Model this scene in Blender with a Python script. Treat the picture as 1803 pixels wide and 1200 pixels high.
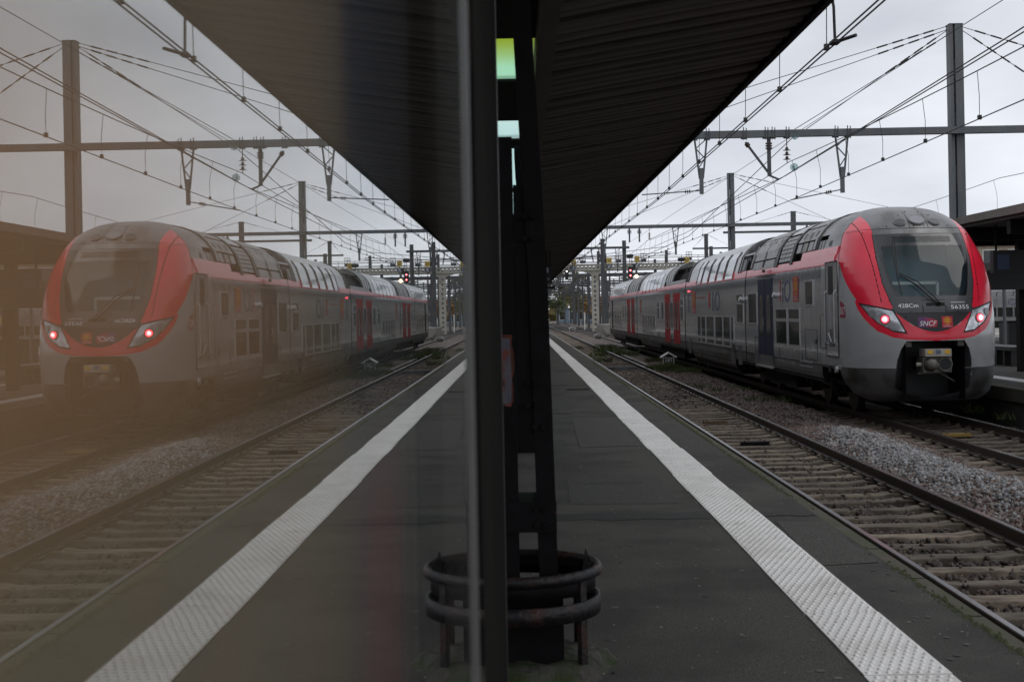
import bpy, bmesh, math, random
import numpy as np
from mathutils import Vector, Matrix
random.seed(7); rng = np.random.default_rng(7)
for o in list(bpy.data.objects): bpy.data.objects.remove(o)
scene = bpy.context.scene
COL = scene.collection
rad = math.radians

# ------------------------------------------------------------------ camera
CAMH = 1.66                                   # eye height above the platform (z = 0)
cam_d = bpy.data.cameras.new('camera'); cam = bpy.data.objects.new('camera', cam_d); COL.objects.link(cam)
cam.location = (0, 0, CAMH)
cam.rotation_euler = (math.pi/2, .019, 0)
cam_d.lens = 45.92; cam_d.sensor_width = 36; cam_d.sensor_fit = 'HORIZONTAL'
cam_d.shift_x = -13.5/1803; cam_d.shift_y = -49/1803
cam_d.clip_start = .02; cam_d.clip_end = 6000
cam_d.dof.use_dof = True; cam_d.dof.focus_distance = 26; cam_d.dof.aperture_fstop = 6.3
scene.camera = cam
scene.render.resolution_x = 1024; scene.render.resolution_y = 681

# ------------------------------------------------------------------ world: overcast
SUN_EL, SUN_AZ = 58, 110                      # degrees; azimuth clockwise from +Y (the tracks)
world = bpy.data.worlds.new('World'); scene.world = world; world.use_nodes = True
nt = world.node_tree; nt.nodes.clear()
def wn(t, **k):
    n = nt.nodes.new(t)
    for a, v in k.items(): setattr(n, a, v)
    return n
sky = wn('ShaderNodeTexSky', sky_type='NISHITA', sun_disc=False, sun_elevation=rad(SUN_EL), sun_rotation=rad(SUN_AZ), air_density=1.0, dust_density=4.0)
hs = wn('ShaderNodeHueSaturation'); hs.inputs['Saturation'].default_value = .25; hs.inputs['Value'].default_value = .09
nt.links.new(sky.outputs[0], hs.inputs['Color'])
tc = wn('ShaderNodeTexCoord'); mp = wn('ShaderNodeMapping'); mp.inputs['Scale'].default_value = (1, 1, 2.6)
nz = wn('ShaderNodeTexNoise'); nz.inputs['Scale'].default_value = 2.6; nz.inputs['Detail'].default_value = 5; nz.inputs['Roughness'].default_value = .5
nt.links.new(tc.outputs['Generated'], mp.inputs[0]); nt.links.new(mp.outputs[0], nz.inputs['Vector'])
cr = wn('ShaderNodeValToRGB')
cr.color_ramp.elements[0].position = .40; cr.color_ramp.elements[0].color = (.545, .575, .64, 1)
cr.color_ramp.elements[1].position = .62; cr.color_ramp.elements[1].color = (.80, .835, .89, 1)
nt.links.new(nz.outputs[0], cr.inputs[0])
mx = wn('ShaderNodeMixRGB'); mx.inputs[0].default_value = .85
nt.links.new(hs.outputs[0], mx.inputs[1]); nt.links.new(cr.outputs[0], mx.inputs[2])
bg = wn('ShaderNodeBackground'); bg.inputs[1].default_value = 1.0
wo = wn('ShaderNodeOutputWorld')
sx = wn('ShaderNodeSeparateXYZ'); nt.links.new(tc.outputs['Generated'], sx.inputs[0])
er = wn('ShaderNodeMapRange'); er.interpolation_type = 'SMOOTHSTEP'; er.inputs[1].default_value = .02; er.inputs[2].default_value = .32; er.inputs[3].default_value = 1.03; er.inputs[4].default_value = .84
nt.links.new(sx.outputs['Z'], er.inputs[0])
vm = wn('ShaderNodeVectorMath', operation='SCALE'); nt.links.new(mx.outputs[0], vm.inputs[0]); nt.links.new(er.outputs[0], vm.inputs['Scale'])
nt.links.new(vm.outputs[0], bg.inputs[0]); nt.links.new(bg.outputs[0], wo.inputs[0])
sl = bpy.data.lights.new('sun', 'SUN'); sl.energy = .5; sl.angle = rad(40); sl.color = (1, .97, .93)
so = bpy.data.objects.new('sun', sl); COL.objects.link(so)
sd = Vector((math.sin(rad(SUN_AZ))*math.cos(rad(SUN_EL)), math.cos(rad(SUN_AZ))*math.cos(rad(SUN_EL)), math.sin(rad(SUN_EL))))
so.rotation_euler = sd.to_track_quat('Z', 'Y').to_euler()
vs = scene.view_settings
vs.view_transform = 'Standard'; vs.look = 'None'; vs.exposure = .40; vs.gamma = 1; vs.use_curve_mapping = False

# ------------------------------------------------------------------ helpers
LOC = {}
def off(p): return LOC.get(p.name, Vector((0, 0, 0))) if p else Vector((0, 0, 0))
def tag(o, label=None, cat=None, group=None, kind=None):
    if label: o['label'] = label
    if cat: o['category'] = cat
    if group: o['group'] = group
    if kind: o['kind'] = kind
    return o
def thing(name, loc, label, cat, group=None):
    o = bpy.data.objects.new(name, None); COL.objects.link(o); o.location = loc; o.empty_display_size = .2
    LOC[o.name] = Vector(loc)
    return tag(o, label, cat, group)
def link_mesh(name, me, mat, parent=None, smooth=False, loc=None):
    if mat is not None and not me.materials: me.materials.append(mat)
    if smooth: me.polygons.foreach_set('use_smooth', [True]*len(me.polygons))
    o = bpy.data.objects.new(name, me); COL.objects.link(o)
    if parent: o.parent = parent
    if loc is not None:
        o.location = Vector(loc)-off(parent); LOC[o.name] = Vector(loc)
    else: LOC[o.name] = off(parent)
    return o
class MB:
    def __init__(s): s.v = []; s.f = []
    def add(s, v, f):
        n = len(s.v); s.v += [tuple(p) for p in v]; s.f += [tuple(i+n for i in q) for q in f]; return s
    def box(s, x0, x1, y0, y1, z0, z1):
        return s.add([(x0,y0,z0),(x1,y0,z0),(x1,y1,z0),(x0,y1,z0),(x0,y0,z1),(x1,y0,z1),(x1,y1,z1),(x0,y1,z1)],
                     [(0,3,2,1),(4,5,6,7),(0,1,5,4),(1,2,6,5),(2,3,7,6),(3,0,4,7)])
    def bar(s, a, b, w, h, up=(0,0,1)):
        a, b = Vector(a), Vector(b); d = (b-a).normalized(); u = Vector(up)
        if abs(d.dot(u)) > .98: u = Vector((0,1,0))
        r = d.cross(u).normalized()*w/2; t = r.cross(d).normalized()*h/2
        return s.add([a-r-t,a+r-t,a+r+t,a-r+t,b-r-t,b+r-t,b+r+t,b-r+t],
                     [(0,3,2,1),(4,5,6,7),(0,1,5,4),(1,2,6,5),(2,3,7,6),(3,0,4,7)])
    def tube(s, path, r, n=6, caps=True, closed=False):
        P = [Vector(p) for p in path]; m = len(P); rings = []
        rs = r if isinstance(r, (list, tuple)) else [r]*m
        for i, p in enumerate(P):
            if closed: d = (P[(i+1) % m]-P[i-1])
            else: d = P[min(i+1, m-1)]-P[max(i-1, 0)]
            d.normalize(); u = Vector((0,0,1))
            if abs(d.dot(u)) > .95: u = Vector((0,1,0))
            a = d.cross(u).normalized(); b = a.cross(d).normalized()
            rings.append([p+(a*math.cos(k*2*math.pi/n)+b*math.sin(k*2*math.pi/n))*rs[i] for k in range(n)])
        v = [q for R_ in rings for q in R_]; f = []
        for i in range(m if closed else m-1):
            j = (i+1) % m
            for k in range(n):
                l = (k+1) % n; f.append((i*n+k, i*n+l, j*n+l, j*n+k))
        if caps and not closed: f += [tuple(range(n))[::-1], tuple((m-1)*n+k for k in range(n))]
        return s.add(v, f)
    def cyl(s, c, axis, r, l, n=16, r2=None):
        c = Vector(c); a = Vector(axis).normalized()
        return s.tube([c-a*l/2, c+a*l/2], [r, r2 if r2 is not None else r], n)
    def prism(s, poly, axis, t0, t1):
        # poly of 2-D points; axis 'x': (y,z), 'y': (x,z), 'z': (x,y)
        m = len(poly)
        def mk(p, t): return {'x': (t,p[0],p[1]), 'y': (p[0],t,p[1]), 'z': (p[0],p[1],t)}[axis]
        v = [mk(p,t0) for p in poly]+[mk(p,t1) for p in poly]
        f = [tuple(range(m)), tuple(range(2*m-1, m-1, -1))]
        for i in range(m): j = (i+1) % m; f.append((i, i+m, j+m, j))
        return s.add(v, f)
    def mesh(s, name, o=Vector((0,0,0)), fix=True):
        me = bpy.data.meshes.new(name)
        me.from_pydata([(p[0]-o.x, p[1]-o.y, p[2]-o.z) for p in s.v], [], s.f)
        if fix:
            bm = bmesh.new(); bm.from_mesh(me); bmesh.ops.recalc_face_normals(bm, faces=bm.faces); bm.to_mesh(me); bm.free()
        me.update(); return me
    def build(s, name, mat, parent=None, smooth=False, fix=True):
        return link_mesh(name, s.mesh(name, off(parent), fix), mat, parent, smooth)
def np_mesh(name, V, Q, mat, parent=None, smooth=False):
    """V (n,3) array, Q (m,k) int array."""
    V = np.asarray(V, float)-np.array(off(parent)); Q = np.asarray(Q, np.int32)
    me = bpy.data.meshes.new(name); m, k = Q.shape
    me.vertices.add(len(V)); me.vertices.foreach_set('co', V.astype(np.float32).ravel())
    me.loops.add(m*k); me.loops.foreach_set('vertex_index', Q.ravel())
    me.polygons.add(m); me.polygons.foreach_set('loop_start', np.arange(0, m*k, k, dtype=np.int32))

    me.update(calc_edges=True); me.validate()
    return link_mesh(name, me, mat, parent, smooth)
def text_geo(txt, shear=0, spacing=1.0):
    cu = bpy.data.curves.new('t', 'FONT'); cu.body = txt; cu.shear = shear; cu.size = 1; cu.resolution_u = 3; cu.space_character = spacing
    o = bpy.data.objects.new('t', cu); COL.objects.link(o)
    dg = bpy.context.evaluated_depsgraph_get(); dg.update()
    me = o.evaluated_get(dg).to_mesh()
    V = np.array([v.co[:2] for v in me.vertices]); Fc = [tuple(p.vertices) for p in me.polygons]
    bpy.data.objects.remove(o); bpy.data.curves.remove(cu)
    V = V-V.min(0); return V/np.array([V[:,0].max(), V[:,1].max()]), Fc
def text(txt, fn, u0, u1, v0, v1, mat, parent, name='lettering', shear=0, bold=False):
    V, Fc = text_geo(txt, shear)
    m = MB(); m.add([fn(u0+(u1-u0)*p[0], v0+(v1-v0)*p[1]) for p in V], Fc)
    o = m.build(name, mat, parent, fix=False); return o

# ------------------------------------------------------------------ materials
def mat(name, c, rough=.6, metal=0, c2=None, scale=8, detail=5, bump=0, bscale=None, stretch=(1,1,1), spec=None, lo=.35, hi=.65, coat=0, emit=None, estr=0, rvar=0, c3=None, s3=1.0, p3=(.5,.62)):
    m = bpy.data.materials.new(name); m.use_nodes = True; N = m.node_tree; b = N.nodes['Principled BSDF']
    b.inputs['Base Color'].default_value = (*c, 1); b.inputs['Roughness'].default_value = rough; b.inputs['Metallic'].default_value = metal
    if spec is not None: b.inputs['Specular IOR Level'].default_value = spec
    if coat: b.inputs['Coat Weight'].default_value = coat; b.inputs['Coat Roughness'].default_value = .06
    if emit: b.inputs['Emission Color'].default_value = (*emit, 1); b.inputs['Emission Strength'].default_value = estr
    if c2 or bump or rvar or c3:
        g = N.nodes.new('ShaderNodeNewGeometry'); mpn = N.nodes.new('ShaderNodeMapping'); mpn.inputs['Scale'].default_value = stretch
        N.links.new(g.outputs['Position'], mpn.inputs[0])
        t = N.nodes.new('ShaderNodeTexNoise'); t.inputs['Scale'].default_value = scale; t.inputs['Detail'].default_value = detail; t.inputs['Roughness'].default_value = .6
        N.links.new(mpn.outputs[0], t.inputs['Vector'])
        colo = None
        if c2:
            r = N.nodes.new('ShaderNodeValToRGB'); r.color_ramp.elements[0].position = lo; r.color_ramp.elements[1].position = hi
            r.color_ramp.elements[0].color = (*c, 1); r.color_ramp.elements[1].color = (*c2, 1)
            N.links.new(t.outputs[0], r.inputs[0]); colo = r.outputs[0]
        if c3:
            t3 = N.nodes.new('ShaderNodeTexNoise'); t3.inputs['Scale'].default_value = s3; t3.inputs['Detail'].default_value = 4
            N.links.new(mpn.outputs[0], t3.inputs['Vector'])
            mr3 = N.nodes.new('ShaderNodeMapRange'); mr3.inputs[1].default_value = p3[0]; mr3.inputs[2].default_value = p3[1]
            N.links.new(t3.outputs[0], mr3.inputs[0])
            mm = N.nodes.new('ShaderNodeMixRGB'); mm.inputs[2].default_value = (*c3, 1)
            if colo: N.links.new(colo, mm.inputs[1])
            else: mm.inputs[1].default_value = (*c, 1)
            N.links.new(mr3.outputs[0], mm.inputs[0]); colo = mm.outputs[0]
        if colo: N.links.new(colo, b.inputs['Base Color'])
        if rvar:
            mr = N.nodes.new('ShaderNodeMapRange'); mr.inputs[1].default_value = .3; mr.inputs[2].default_value = .7
            mr.inputs[3].default_value = max(0, rough-rvar); mr.inputs[4].default_value = min(1, rough+rvar)
            N.links.new(t.outputs[0], mr.inputs[0]); N.links.new(mr.outputs[0], b.inputs['Roughness'])
        if bump:
            t2 = t
            if bscale:
                t2 = N.nodes.new('ShaderNodeTexNoise'); t2.inputs['Scale'].default_value = bscale; t2.inputs['Detail'].default_value = 4
                N.links.new(mpn.outputs[0], t2.inputs['Vector'])
            bp = N.nodes.new('ShaderNodeBump'); bp.inputs['Strength'].default_value = bump; bp.inputs['Distance'].default_value = .02
            N.links.new(t2.outputs[0], bp.inputs['Height']); N.links.new(bp.outputs[0], b.inputs['Normal'])
    return m
def rand_mat(name, cols, rough=.8, bump=0, bscale=60, noise=0, nscale=5):
    """colour picked per mesh island (stones, leaves)."""
    m = bpy.data.materials.new(name); m.use_nodes = True; N = m.node_tree; b = N.nodes['Principled BSDF']; b.inputs['Roughness'].default_value = rough
    g = N.nodes.new('ShaderNodeNewGeometry'); r = N.nodes.new('ShaderNodeValToRGB'); r.color_ramp.interpolation = 'LINEAR'
    e = r.color_ramp.elements
    while len(e) < len(cols): e.new(.5)
    for i, c in enumerate(cols): e[i].position = i/(len(cols)-1); e[i].color = (*c, 1)
    N.links.new(g.outputs['Random Per Island'], r.inputs[0]); N.links.new(r.outputs[0], b.inputs['Base Color'])
    return m
def obj_rand_mat(name, c1, c2, rough=.8, scale=20, stretch=(1,1,1), bump=.3, dirt=None, var=.5):
    """colour varies per object, with grain and dirt."""
    m = mat(name, c1, rough, c2=c2, scale=scale, stretch=stretch, bump=bump, c3=dirt, s3=1.6, p3=(.48, .66))
    N = m.node_tree; b = N.nodes['Principled BSDF']; l = b.inputs['Base Color'].links[0]; src = l.from_socket
    oi = N.nodes.new('ShaderNodeObjectInfo'); mr = N.nodes.new('ShaderNodeMapRange'); mr.inputs[3].default_value = 1-var; mr.inputs[4].default_value = 1+var*.6
    N.links.new(oi.outputs['Random'], mr.inputs[0])
    hv = N.nodes.new('ShaderNodeHueSaturation'); N.links.new(src, hv.inputs['Color']); N.links.new(mr.outputs[0], hv.inputs['Value']); N.links.new(hv.outputs[0], b.inputs['Base Color'])
    return m
def glass_mat(name, ior=1.5, tint=(1,1,1), rough=0.0):
    """thin sheet: reflects by its Fresnel curve, lets the rest straight through."""
    m = bpy.data.materials.new(name); m.use_nodes = True; N = m.node_tree; N.nodes.clear()
    out = N.nodes.new('ShaderNodeOutputMaterial'); mixs = N.nodes.new('ShaderNodeMixShader')
    tr = N.nodes.new('ShaderNodeBsdfTransparent'); tr.inputs[0].default_value = (*tint, 1)
    gl = N.nodes.new('ShaderNodeBsdfGlossy'); gl.inputs['Roughness'].default_value = rough
    gl.inputs['Color'].default_value = (.97, .98, .97, 1)
    g = N.nodes.new('ShaderNodeNewGeometry'); mr = N.nodes.new('ShaderNodeMapRange')
    mr.inputs[3].default_value = ior; mr.inputs[4].default_value = 1/ior
    N.links.new(g.outputs['Backfacing'], mr.inputs[0])
    fr = N.nodes.new('ShaderNodeFresnel'); N.links.new(mr.outputs[0], fr.inputs['IOR'])
    N.links.new(fr.outputs[0], mixs.inputs[0]); N.links.new(tr.outputs[0], mixs.inputs[1]); N.links.new(gl.outputs[0], mixs.inputs[2])
    N.links.new(mixs.outputs[0], out.inputs[0]); return m

M = {}
M['asphalt'] = mat('asphalt', (.024,.0225,.0195), .85, c2=(.098,.092,.081), scale=48, detail=5, bump=.7, bscale=110, c3=(.034,.032,.028), s3=1.1, p3=(.44,.60), lo=.30, hi=.70, rvar=.08)
M['asphalt_wet'] = mat('asphalt_joint', (.02,.019,.018), .6)
M['tar'] = mat('tar', (.009,.0085,.008), .75, c2=(.024,.022,.020), scale=22, detail=6, bump=.4, bscale=90)
M['coping'] = mat('coping', (.085,.070,.058), .85, c2=(.05,.06,.025), scale=3.5, bump=.4, bscale=50)
M['moss'] = mat('moss', (.035,.055,.012), .95, c2=(.06,.05,.03), scale=14, bump=.6)
M['concrete'] = mat('concrete', (.24,.22,.20), .85, c2=(.34,.32,.29), scale=3, detail=8, bump=.3, bscale=60, c3=(.13,.12,.10), s3=1.2)
M['tactile'] = mat('tactile_paving', (.74,.73,.72), .65, c2=(.82,.81,.80), scale=2.2, detail=9, c3=(.50,.48,.46), s3=7, p3=(.57,.74), bump=.08, bscale=90)
M['slab'] = obj_rand_mat('tactile_slab', (.74,.73,.72), (.82,.81,.80), .65, 2.2, (1,1,1), .08, dirt=(.60,.58,.56), var=.09)
M['soil'] = mat('soil', (.085,.062,.050), .95, c2=(.13,.10,.085), scale=9, detail=10, bump=.9, bscale=26, c3=(.05,.045,.038), s3=.8)
M['far_ground'] = mat('far_ground', (.10,.08,.068), .95, c2=(.15,.125,.11), scale=1.1, detail=10, bump=.6, bscale=9, c3=(.06,.07,.03), s3=.12, p3=(.52,.64))
M['stone_rust'] = rand_mat('ballast_stone', [(.055,.036,.030),(.115,.075,.060),(.17,.125,.105),(.14,.10,.085),(.085,.062,.055),(.23,.20,.185),(.10,.065,.05)], .85)
M['stone_grey'] = rand_mat('ballast_fresh', [(.10,.10,.105),(.20,.205,.21),(.29,.295,.305),(.15,.15,.16),(.22,.19,.17),(.36,.36,.37),(.16,.12,.10)], .8)
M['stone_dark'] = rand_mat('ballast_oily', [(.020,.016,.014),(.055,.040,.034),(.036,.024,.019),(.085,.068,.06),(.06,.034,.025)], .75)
M['sleeper'] = obj_rand_mat('sleeper_concrete', (.115,.088,.064), (.21,.172,.13), .85, 7, (1,3,1), .35, dirt=(.05,.034,.025), var=.40)
M['rail'] = mat('rail_steel', (.045,.038,.036), .45, metal=.35, c2=(.075,.05,.042), scale=12, stretch=(1,.1,1))
M['rail_top'] = mat('rail_running_face', (.17,.17,.18), .25, metal=.9, c2=(.30,.30,.31), scale=8, stretch=(1,.05,1))
M['rust'] = mat('rust', (.07,.035,.02), .85, c2=(.13,.065,.03), scale=20, bump=.4)
M['steel_dark'] = mat('painted_steel_dark', (.004,.0038,.0045), .6, c2=(.008,.007,.008), scale=9, bump=.15, c3=(.10,.035,.012), s3=9, p3=(.69,.75), spec=.12)
M['guard'] = mat('guard_steel', (.007,.007,.009), .45, c2=(.015,.013,.013), scale=8, bump=.5, bscale=30, c3=(.045,.020,.014), s3=9, p3=(.50,.68), spec=.3)
M['plank'] = obj_rand_mat('canopy_plank', (.070,.060,.049), (.092,.080,.066), .7, 1.6, (1,3,1), .15, dirt=(.050,.043,.036), var=.28)
M['gap'] = mat('canopy_gap', (.012,.010,.009), .95)
M['beam_wood'] = mat('beam_wood', (.055,.043,.036), .75, c2=(.085,.07,.06), scale=5, stretch=(1,.2,1), bump=.2)
M['alu'] = mat('aluminium', (.42,.42,.43), .42, metal=.85, c2=(.5,.5,.5), scale=4, rvar=.08)
M['alu_mid'] = mat('worn_aluminium', (.13,.128,.125), .5, metal=.4, c2=(.17,.168,.165), scale=4)
M['alu_dark'] = mat('dark_aluminium', (.05,.048,.046), .4, metal=.5, c2=(.07,.066,.062), scale=6)
M['mast'] = mat('galvanised_mast', (.095,.107,.118), .55, metal=.35, c2=(.14,.155,.165), scale=2.2, detail=8, stretch=(1,1,.3), c3=(.13,.13,.13), s3=3)
M['mast_dark'] = mat('mast_grey', (.06,.063,.067), .6, metal=.2, c2=(.095,.10,.105), scale=2, stretch=(1,1,.3))
M['wire'] = mat('wire', (.035,.033,.033), .6, metal=.3)
M['insul'] = mat('insulator_brown', (.06,.035,.025), .3)
M['silver'] = mat('silver_paint', (.44,.445,.46), .22, metal=.25, c2=(.49,.495,.505), scale=1.1, detail=6, coat=.35, bump=.05, bscale=1.7, stretch=(1,1,.5))
M['side'] = mat('silver_side', (.47,.475,.495), .14, metal=.35, c2=(.52,.525,.54), scale=2.0, detail=8, coat=.6, bump=.30, bscale=3.2, stretch=(1,1.5,.5), c3=(.38,.375,.365), s3=1.3, p3=(.5,.75))
M['sill'] = mat('grey_sill', (.13,.13,.132), .5, metal=.2, c2=(.17,.165,.16), scale=3, stretch=(1,.3,1), c3=(.09,.08,.07), s3=2)
M['red'] = mat('red_paint', (.74,.016,.045), .25, c2=(.80,.022,.055), scale=2, coat=.35)
M['red_band'] = mat('red_band_paint', (.72,.022,.055), .32, c2=(.74,.07,.10), scale=3, detail=8, stretch=(1,1,.25), coat=.3, c3=(.52,.02,.04), s3=5, p3=(.55,.8))
M['mask'] = mat('mask_grey', (.045,.046,.05), .38, c2=(.055,.056,.06), scale=3, coat=.3)
M['screen_edge'] = mat('windscreen_border', (.012,.013,.016), .12, coat=.5)
M['crescent'] = mat('nose_black', (.022,.02,.024), .4)
M['cap'] = mat('roof_cap', (.16,.16,.163), .32, metal=.25, c2=(.22,.22,.22), scale=2.2, detail=8, c3=(.07,.066,.062), s3=2.5, stretch=(1,.5,.5), p3=(.45,.7))
M['apron'] = mat('apron', (.10,.10,.104), .42, metal=.35, c2=(.14,.14,.142), scale=2.5, detail=7, c3=(.06,.055,.05), s3=1.4)
M['black'] = mat('black_plastic', (.009,.009,.010), .5)
M['under'] = mat('underframe', (.010,.009,.008), .8, c2=(.02,.017,.015), scale=8, spec=.2)
M['seam'] = mat('panel_gap', (.012,.012,.013), .9)
M['lens_house'] = mat('lamp_housing', (.80,.82,.85), .15, metal=.5, c2=(.42,.44,.48), scale=4.5, coat=.9, lo=.42, hi=.6)
M['white'] = mat('white_lettering', (.80,.80,.80), .5)
M['pale'] = mat('pale_lettering', (.42,.43,.45), .5)
M['window'] = mat('train_window', (.008,.010,.010), .06, c2=(.016,.018,.018), scale=1.5, bump=.08, bscale=2.2, spec=.35)
M['window_trim'] = mat('window_trim', (.58,.58,.59), .35, metal=.6)
M['roof_grey'] = mat('roof_grey', (.30,.315,.325), .32, metal=.3, c2=(.36,.37,.38), scale=1.8, detail=8, coat=.3, c3=(.20,.19,.175), s3=1.1, p3=(.48,.7), stretch=(1,.6,1))
M['roof_glass'] = mat('roof_window', (.10,.12,.13), .10, coat=.6, metal=.2)
M['roof_panel'] = mat('roof_panel', (.27,.275,.28), .45, metal=.3, c2=(.34,.34,.335), scale=2.2, detail=8, c3=(.17,.15,.13), s3=2.2, p3=(.5,.72))
M['door_blue'] = mat('door_blue', (.022,.028,.062), .5, c2=(.028,.035,.07), scale=2, spec=.2)
M['door_red'] = mat('door_red', (.46,.025,.035), .5, c2=(.40,.025,.03), scale=3, spec=.25)
M['logo_blue'] = mat('logo_blue', (.09,.12,.22), .35, coat=.3)
M['logo_red'] = mat('logo_red', (.50,.03,.05), .35, coat=.3)
M['logo_yellow'] = mat('logo_yellow', (.75,.42,.02), .4)
M['coupler'] = mat('coupler_cast', (.10,.095,.085), .6, metal=.3, c2=(.16,.15,.13), scale=9, bump=.2)
M['coupler_box'] = mat('coupler_box', (.45,.43,.38), .5, c2=(.33,.30,.25), scale=6)
M['lamp_red'] = mat('lamp_red', (.8,.05,.06), .3, emit=(1,.06,.09), estr=3.0)
M['lamp_core'] = mat('lamp_core', (1,.5,.5), .3, emit=(1,.38,.38), estr=4.5)
M['lamp_warm'] = mat('lamp_warm', (1,.8,.5), .3, emit=(1,.72,.38), estr=3.0)
M['lamp_off'] = mat('lamp_off', (.07,.066,.06), .2, coat=.5)
M['lamp_glass'] = mat('lamp_glass', (.24,.25,.26), .15, coat=.5)
M['cream'] = mat('cream_paint', (.36,.345,.30), .7, c2=(.44,.42,.36), scale=1.5, detail=8, c3=(.30,.26,.20), s3=1.0, p3=(.55,.75))
M['yellow'] = mat('yellow_sign', (.62,.45,.12), .6)
M['blue_sign'] = mat('blue_sign', (.03,.05,.10), .5)
M['white_paint'] = mat('white_paint', (.78,.78,.76), .6, c2=(.70,.69,.66), scale=8)
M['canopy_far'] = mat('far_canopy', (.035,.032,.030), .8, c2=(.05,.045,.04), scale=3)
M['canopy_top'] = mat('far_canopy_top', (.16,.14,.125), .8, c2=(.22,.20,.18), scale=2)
M['trunk'] = mat('bark', (.06,.05,.04), .9, c2=(.09,.075,.06), scale=8)
M['leaf_green'] = rand_mat('leaf_green', [(.035,.055,.02),(.06,.085,.028),(.085,.10,.03),(.05,.06,.025)], .7)
M['leaf_olive'] = rand_mat('leaf_olive', [(.07,.07,.025),(.12,.10,.03),(.10,.09,.035),(.15,.11,.03)], .7)
M['leaf_orange'] = rand_mat('leaf_orange', [(.22,.11,.02),(.30,.16,.03),(.17,.10,.025),(.34,.20,.04)], .7)
M['grass'] = rand_mat('grass_blade', [(.04,.065,.016),(.065,.10,.024),(.10,.12,.035),(.055,.08,.022)], .7)
M['dead_leaf'] = rand_mat('dead_leaf', [(.16,.07,.03),(.22,.11,.05),(.12,.06,.03),(.28,.18,.09)], .8)
M['brick_red'] = mat('red_wall', (.30,.075,.06), .8, c2=(.36,.10,.08), scale=6)
M['wall_white'] = mat('white_wall', (.66,.65,.62), .8, c2=(.72,.71,.68), scale=2)
M['wall_blue'] = mat('blue_wall', (.18,.25,.32), .7, c2=(.22,.29,.36), scale=2)
M['wall_stone'] = mat('stone_wall', (.36,.29,.21), .8, c2=(.42,.35,.27), scale=2)
M['wall_dark'] = mat('added_dark_wall', (.13,.115,.10), .85, c2=(.18,.16,.14), scale=1.2, detail=8)
M['roof_tile'] = mat('tile_roof', (.28,.11,.07), .8, c2=(.20,.09,.06), scale=4)
M['pane'] = mat('dark_pane', (.03,.035,.04), .1)
M['glass'] = glass_mat('case_glass', 1.52)
M['screen'] = glass_mat('windscreen_glass', 1.45, (.72,.80,.80))
M['insul_glass'] = glass_mat('insulator_glass', 1.7, (.62,.70,.70))
M['cab_wall'] = mat('cab_wall', (.15,.26,.31), .7)
M['cab_trim'] = mat('cab_trim', (.75,.77,.76), .6)
M['desk'] = mat('cab_desk', (.06,.065,.07), .6)

# ================================================================== SETTING
RAIL = -.54                                   # rail top
T1, T2 = 4.07, 7.88                           # track centres
EDGE = 2.46                                   # platform edge
# ground sheet to the horizon
g = MB(); g.add([(-3000,-60,-1.0),(3000,-60,-1.0),(3000,5000,-1.0),(-3000,5000,-1.0)], [(0,1,2,3)])
tag(g.build('ground', M['far_ground'], fix=False), kind='structure')
# ballast bed: uneven sheet between the platforms
def bed_h(x, y):
    z = np.full_like(x, -.775)
    mid = np.exp(-((x-5.95)/.75)**2)                       # berm between the two tracks
    z = z+mid*(.10+.03*np.sin(y*.9))
    fresh = np.exp(-((x-(5.75+.03*np.sin(y)))/.42)**2)*1/(1+np.exp((y-24.5)*1.6))
    z = z+fresh*.10
    for c in (T1, T2): z = z-.085/(1+np.exp((np.abs(x-c)-1.02)*14))
    return z+.018*np.sin(x*7.1+y*3.3)+.014*np.sin(x*13.7-y*5.1)
xs = np.linspace(2.0, 10.0, 65); ys = np.concatenate([np.linspace(1, 60, 237), np.linspace(61, 260, 100)])
Xg, Yg = np.meshgrid(xs, ys); Zg = bed_h(Xg, Yg)
nx_, ny_ = len(xs), len(ys); idx = np.arange(nx_*ny_).reshape(ny_, nx_)
Qd = np.stack([idx[:-1,:-1], idx[:-1,1:], idx[1:,1:], idx[1:,:-1]], -1).reshape(-1, 4)
tag(np_mesh('ballast_bed', np.stack([Xg,Yg,Zg],-1).reshape(-1,3), Qd, M['soil'], smooth=True), kind='structure')

# platform: body plus asphalt bays laid between joints
pl = MB(); pl.box(-7.5, 2.455, -8, 109, -1.0, -.012)
plat = tag(pl.build('platform', M['asphalt_wet']), kind='structure')
joints = [-8, 4.1, 10.55, 14.4, 27.95, 37.6, 60, 90, 109]
for a, b in zip(joints[:-1], joints[1:]):
    for x0, x1 in ((-7.5, 1.508), (1.912, 2.345)):
        m = MB(); m.box(x0, x1, a+.0025, b-.0025, -.06, random.uniform(-.0015, .0015)); m.build('asphalt_bay', M['asphalt'], plat)
for (a, b, x0, x1) in ((10.40,10.72,-5,1.50),(10.45,10.70,1.92,2.34),(21.3,21.38,.1,.8),(12.6,12.66,.5,1.2)):
    m = MB(); n = 40; dn = [random.uniform(-.05,.05)*(b-a)/.3 for _ in range(n+1)]; up_ = [random.uniform(-.05,.05)*(b-a)/.3 for _ in range(n+1)]
    for i in range(n+1):
        x = x0+(x1-x0)*i/n; m.v += [(x, a+dn[i], .0035), (x, b+up_[i], .0035)]
    m.f = [(2*i,2*i+2,2*i+3,2*i+1) for i in range(n)]; m.build('tar_seam', M['tar'], plat, fix=False)
M['patch'] = mat('asphalt_patch', (.022,.021,.019), .85, c2=(.080,.076,.069), scale=60, detail=5, bump=.7, bscale=110)
M['patch_old'] = mat('asphalt_patch_pale', (.030,.028,.025), .85, c2=(.092,.087,.078), scale=50, detail=5, bump=.7, bscale=110)
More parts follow.
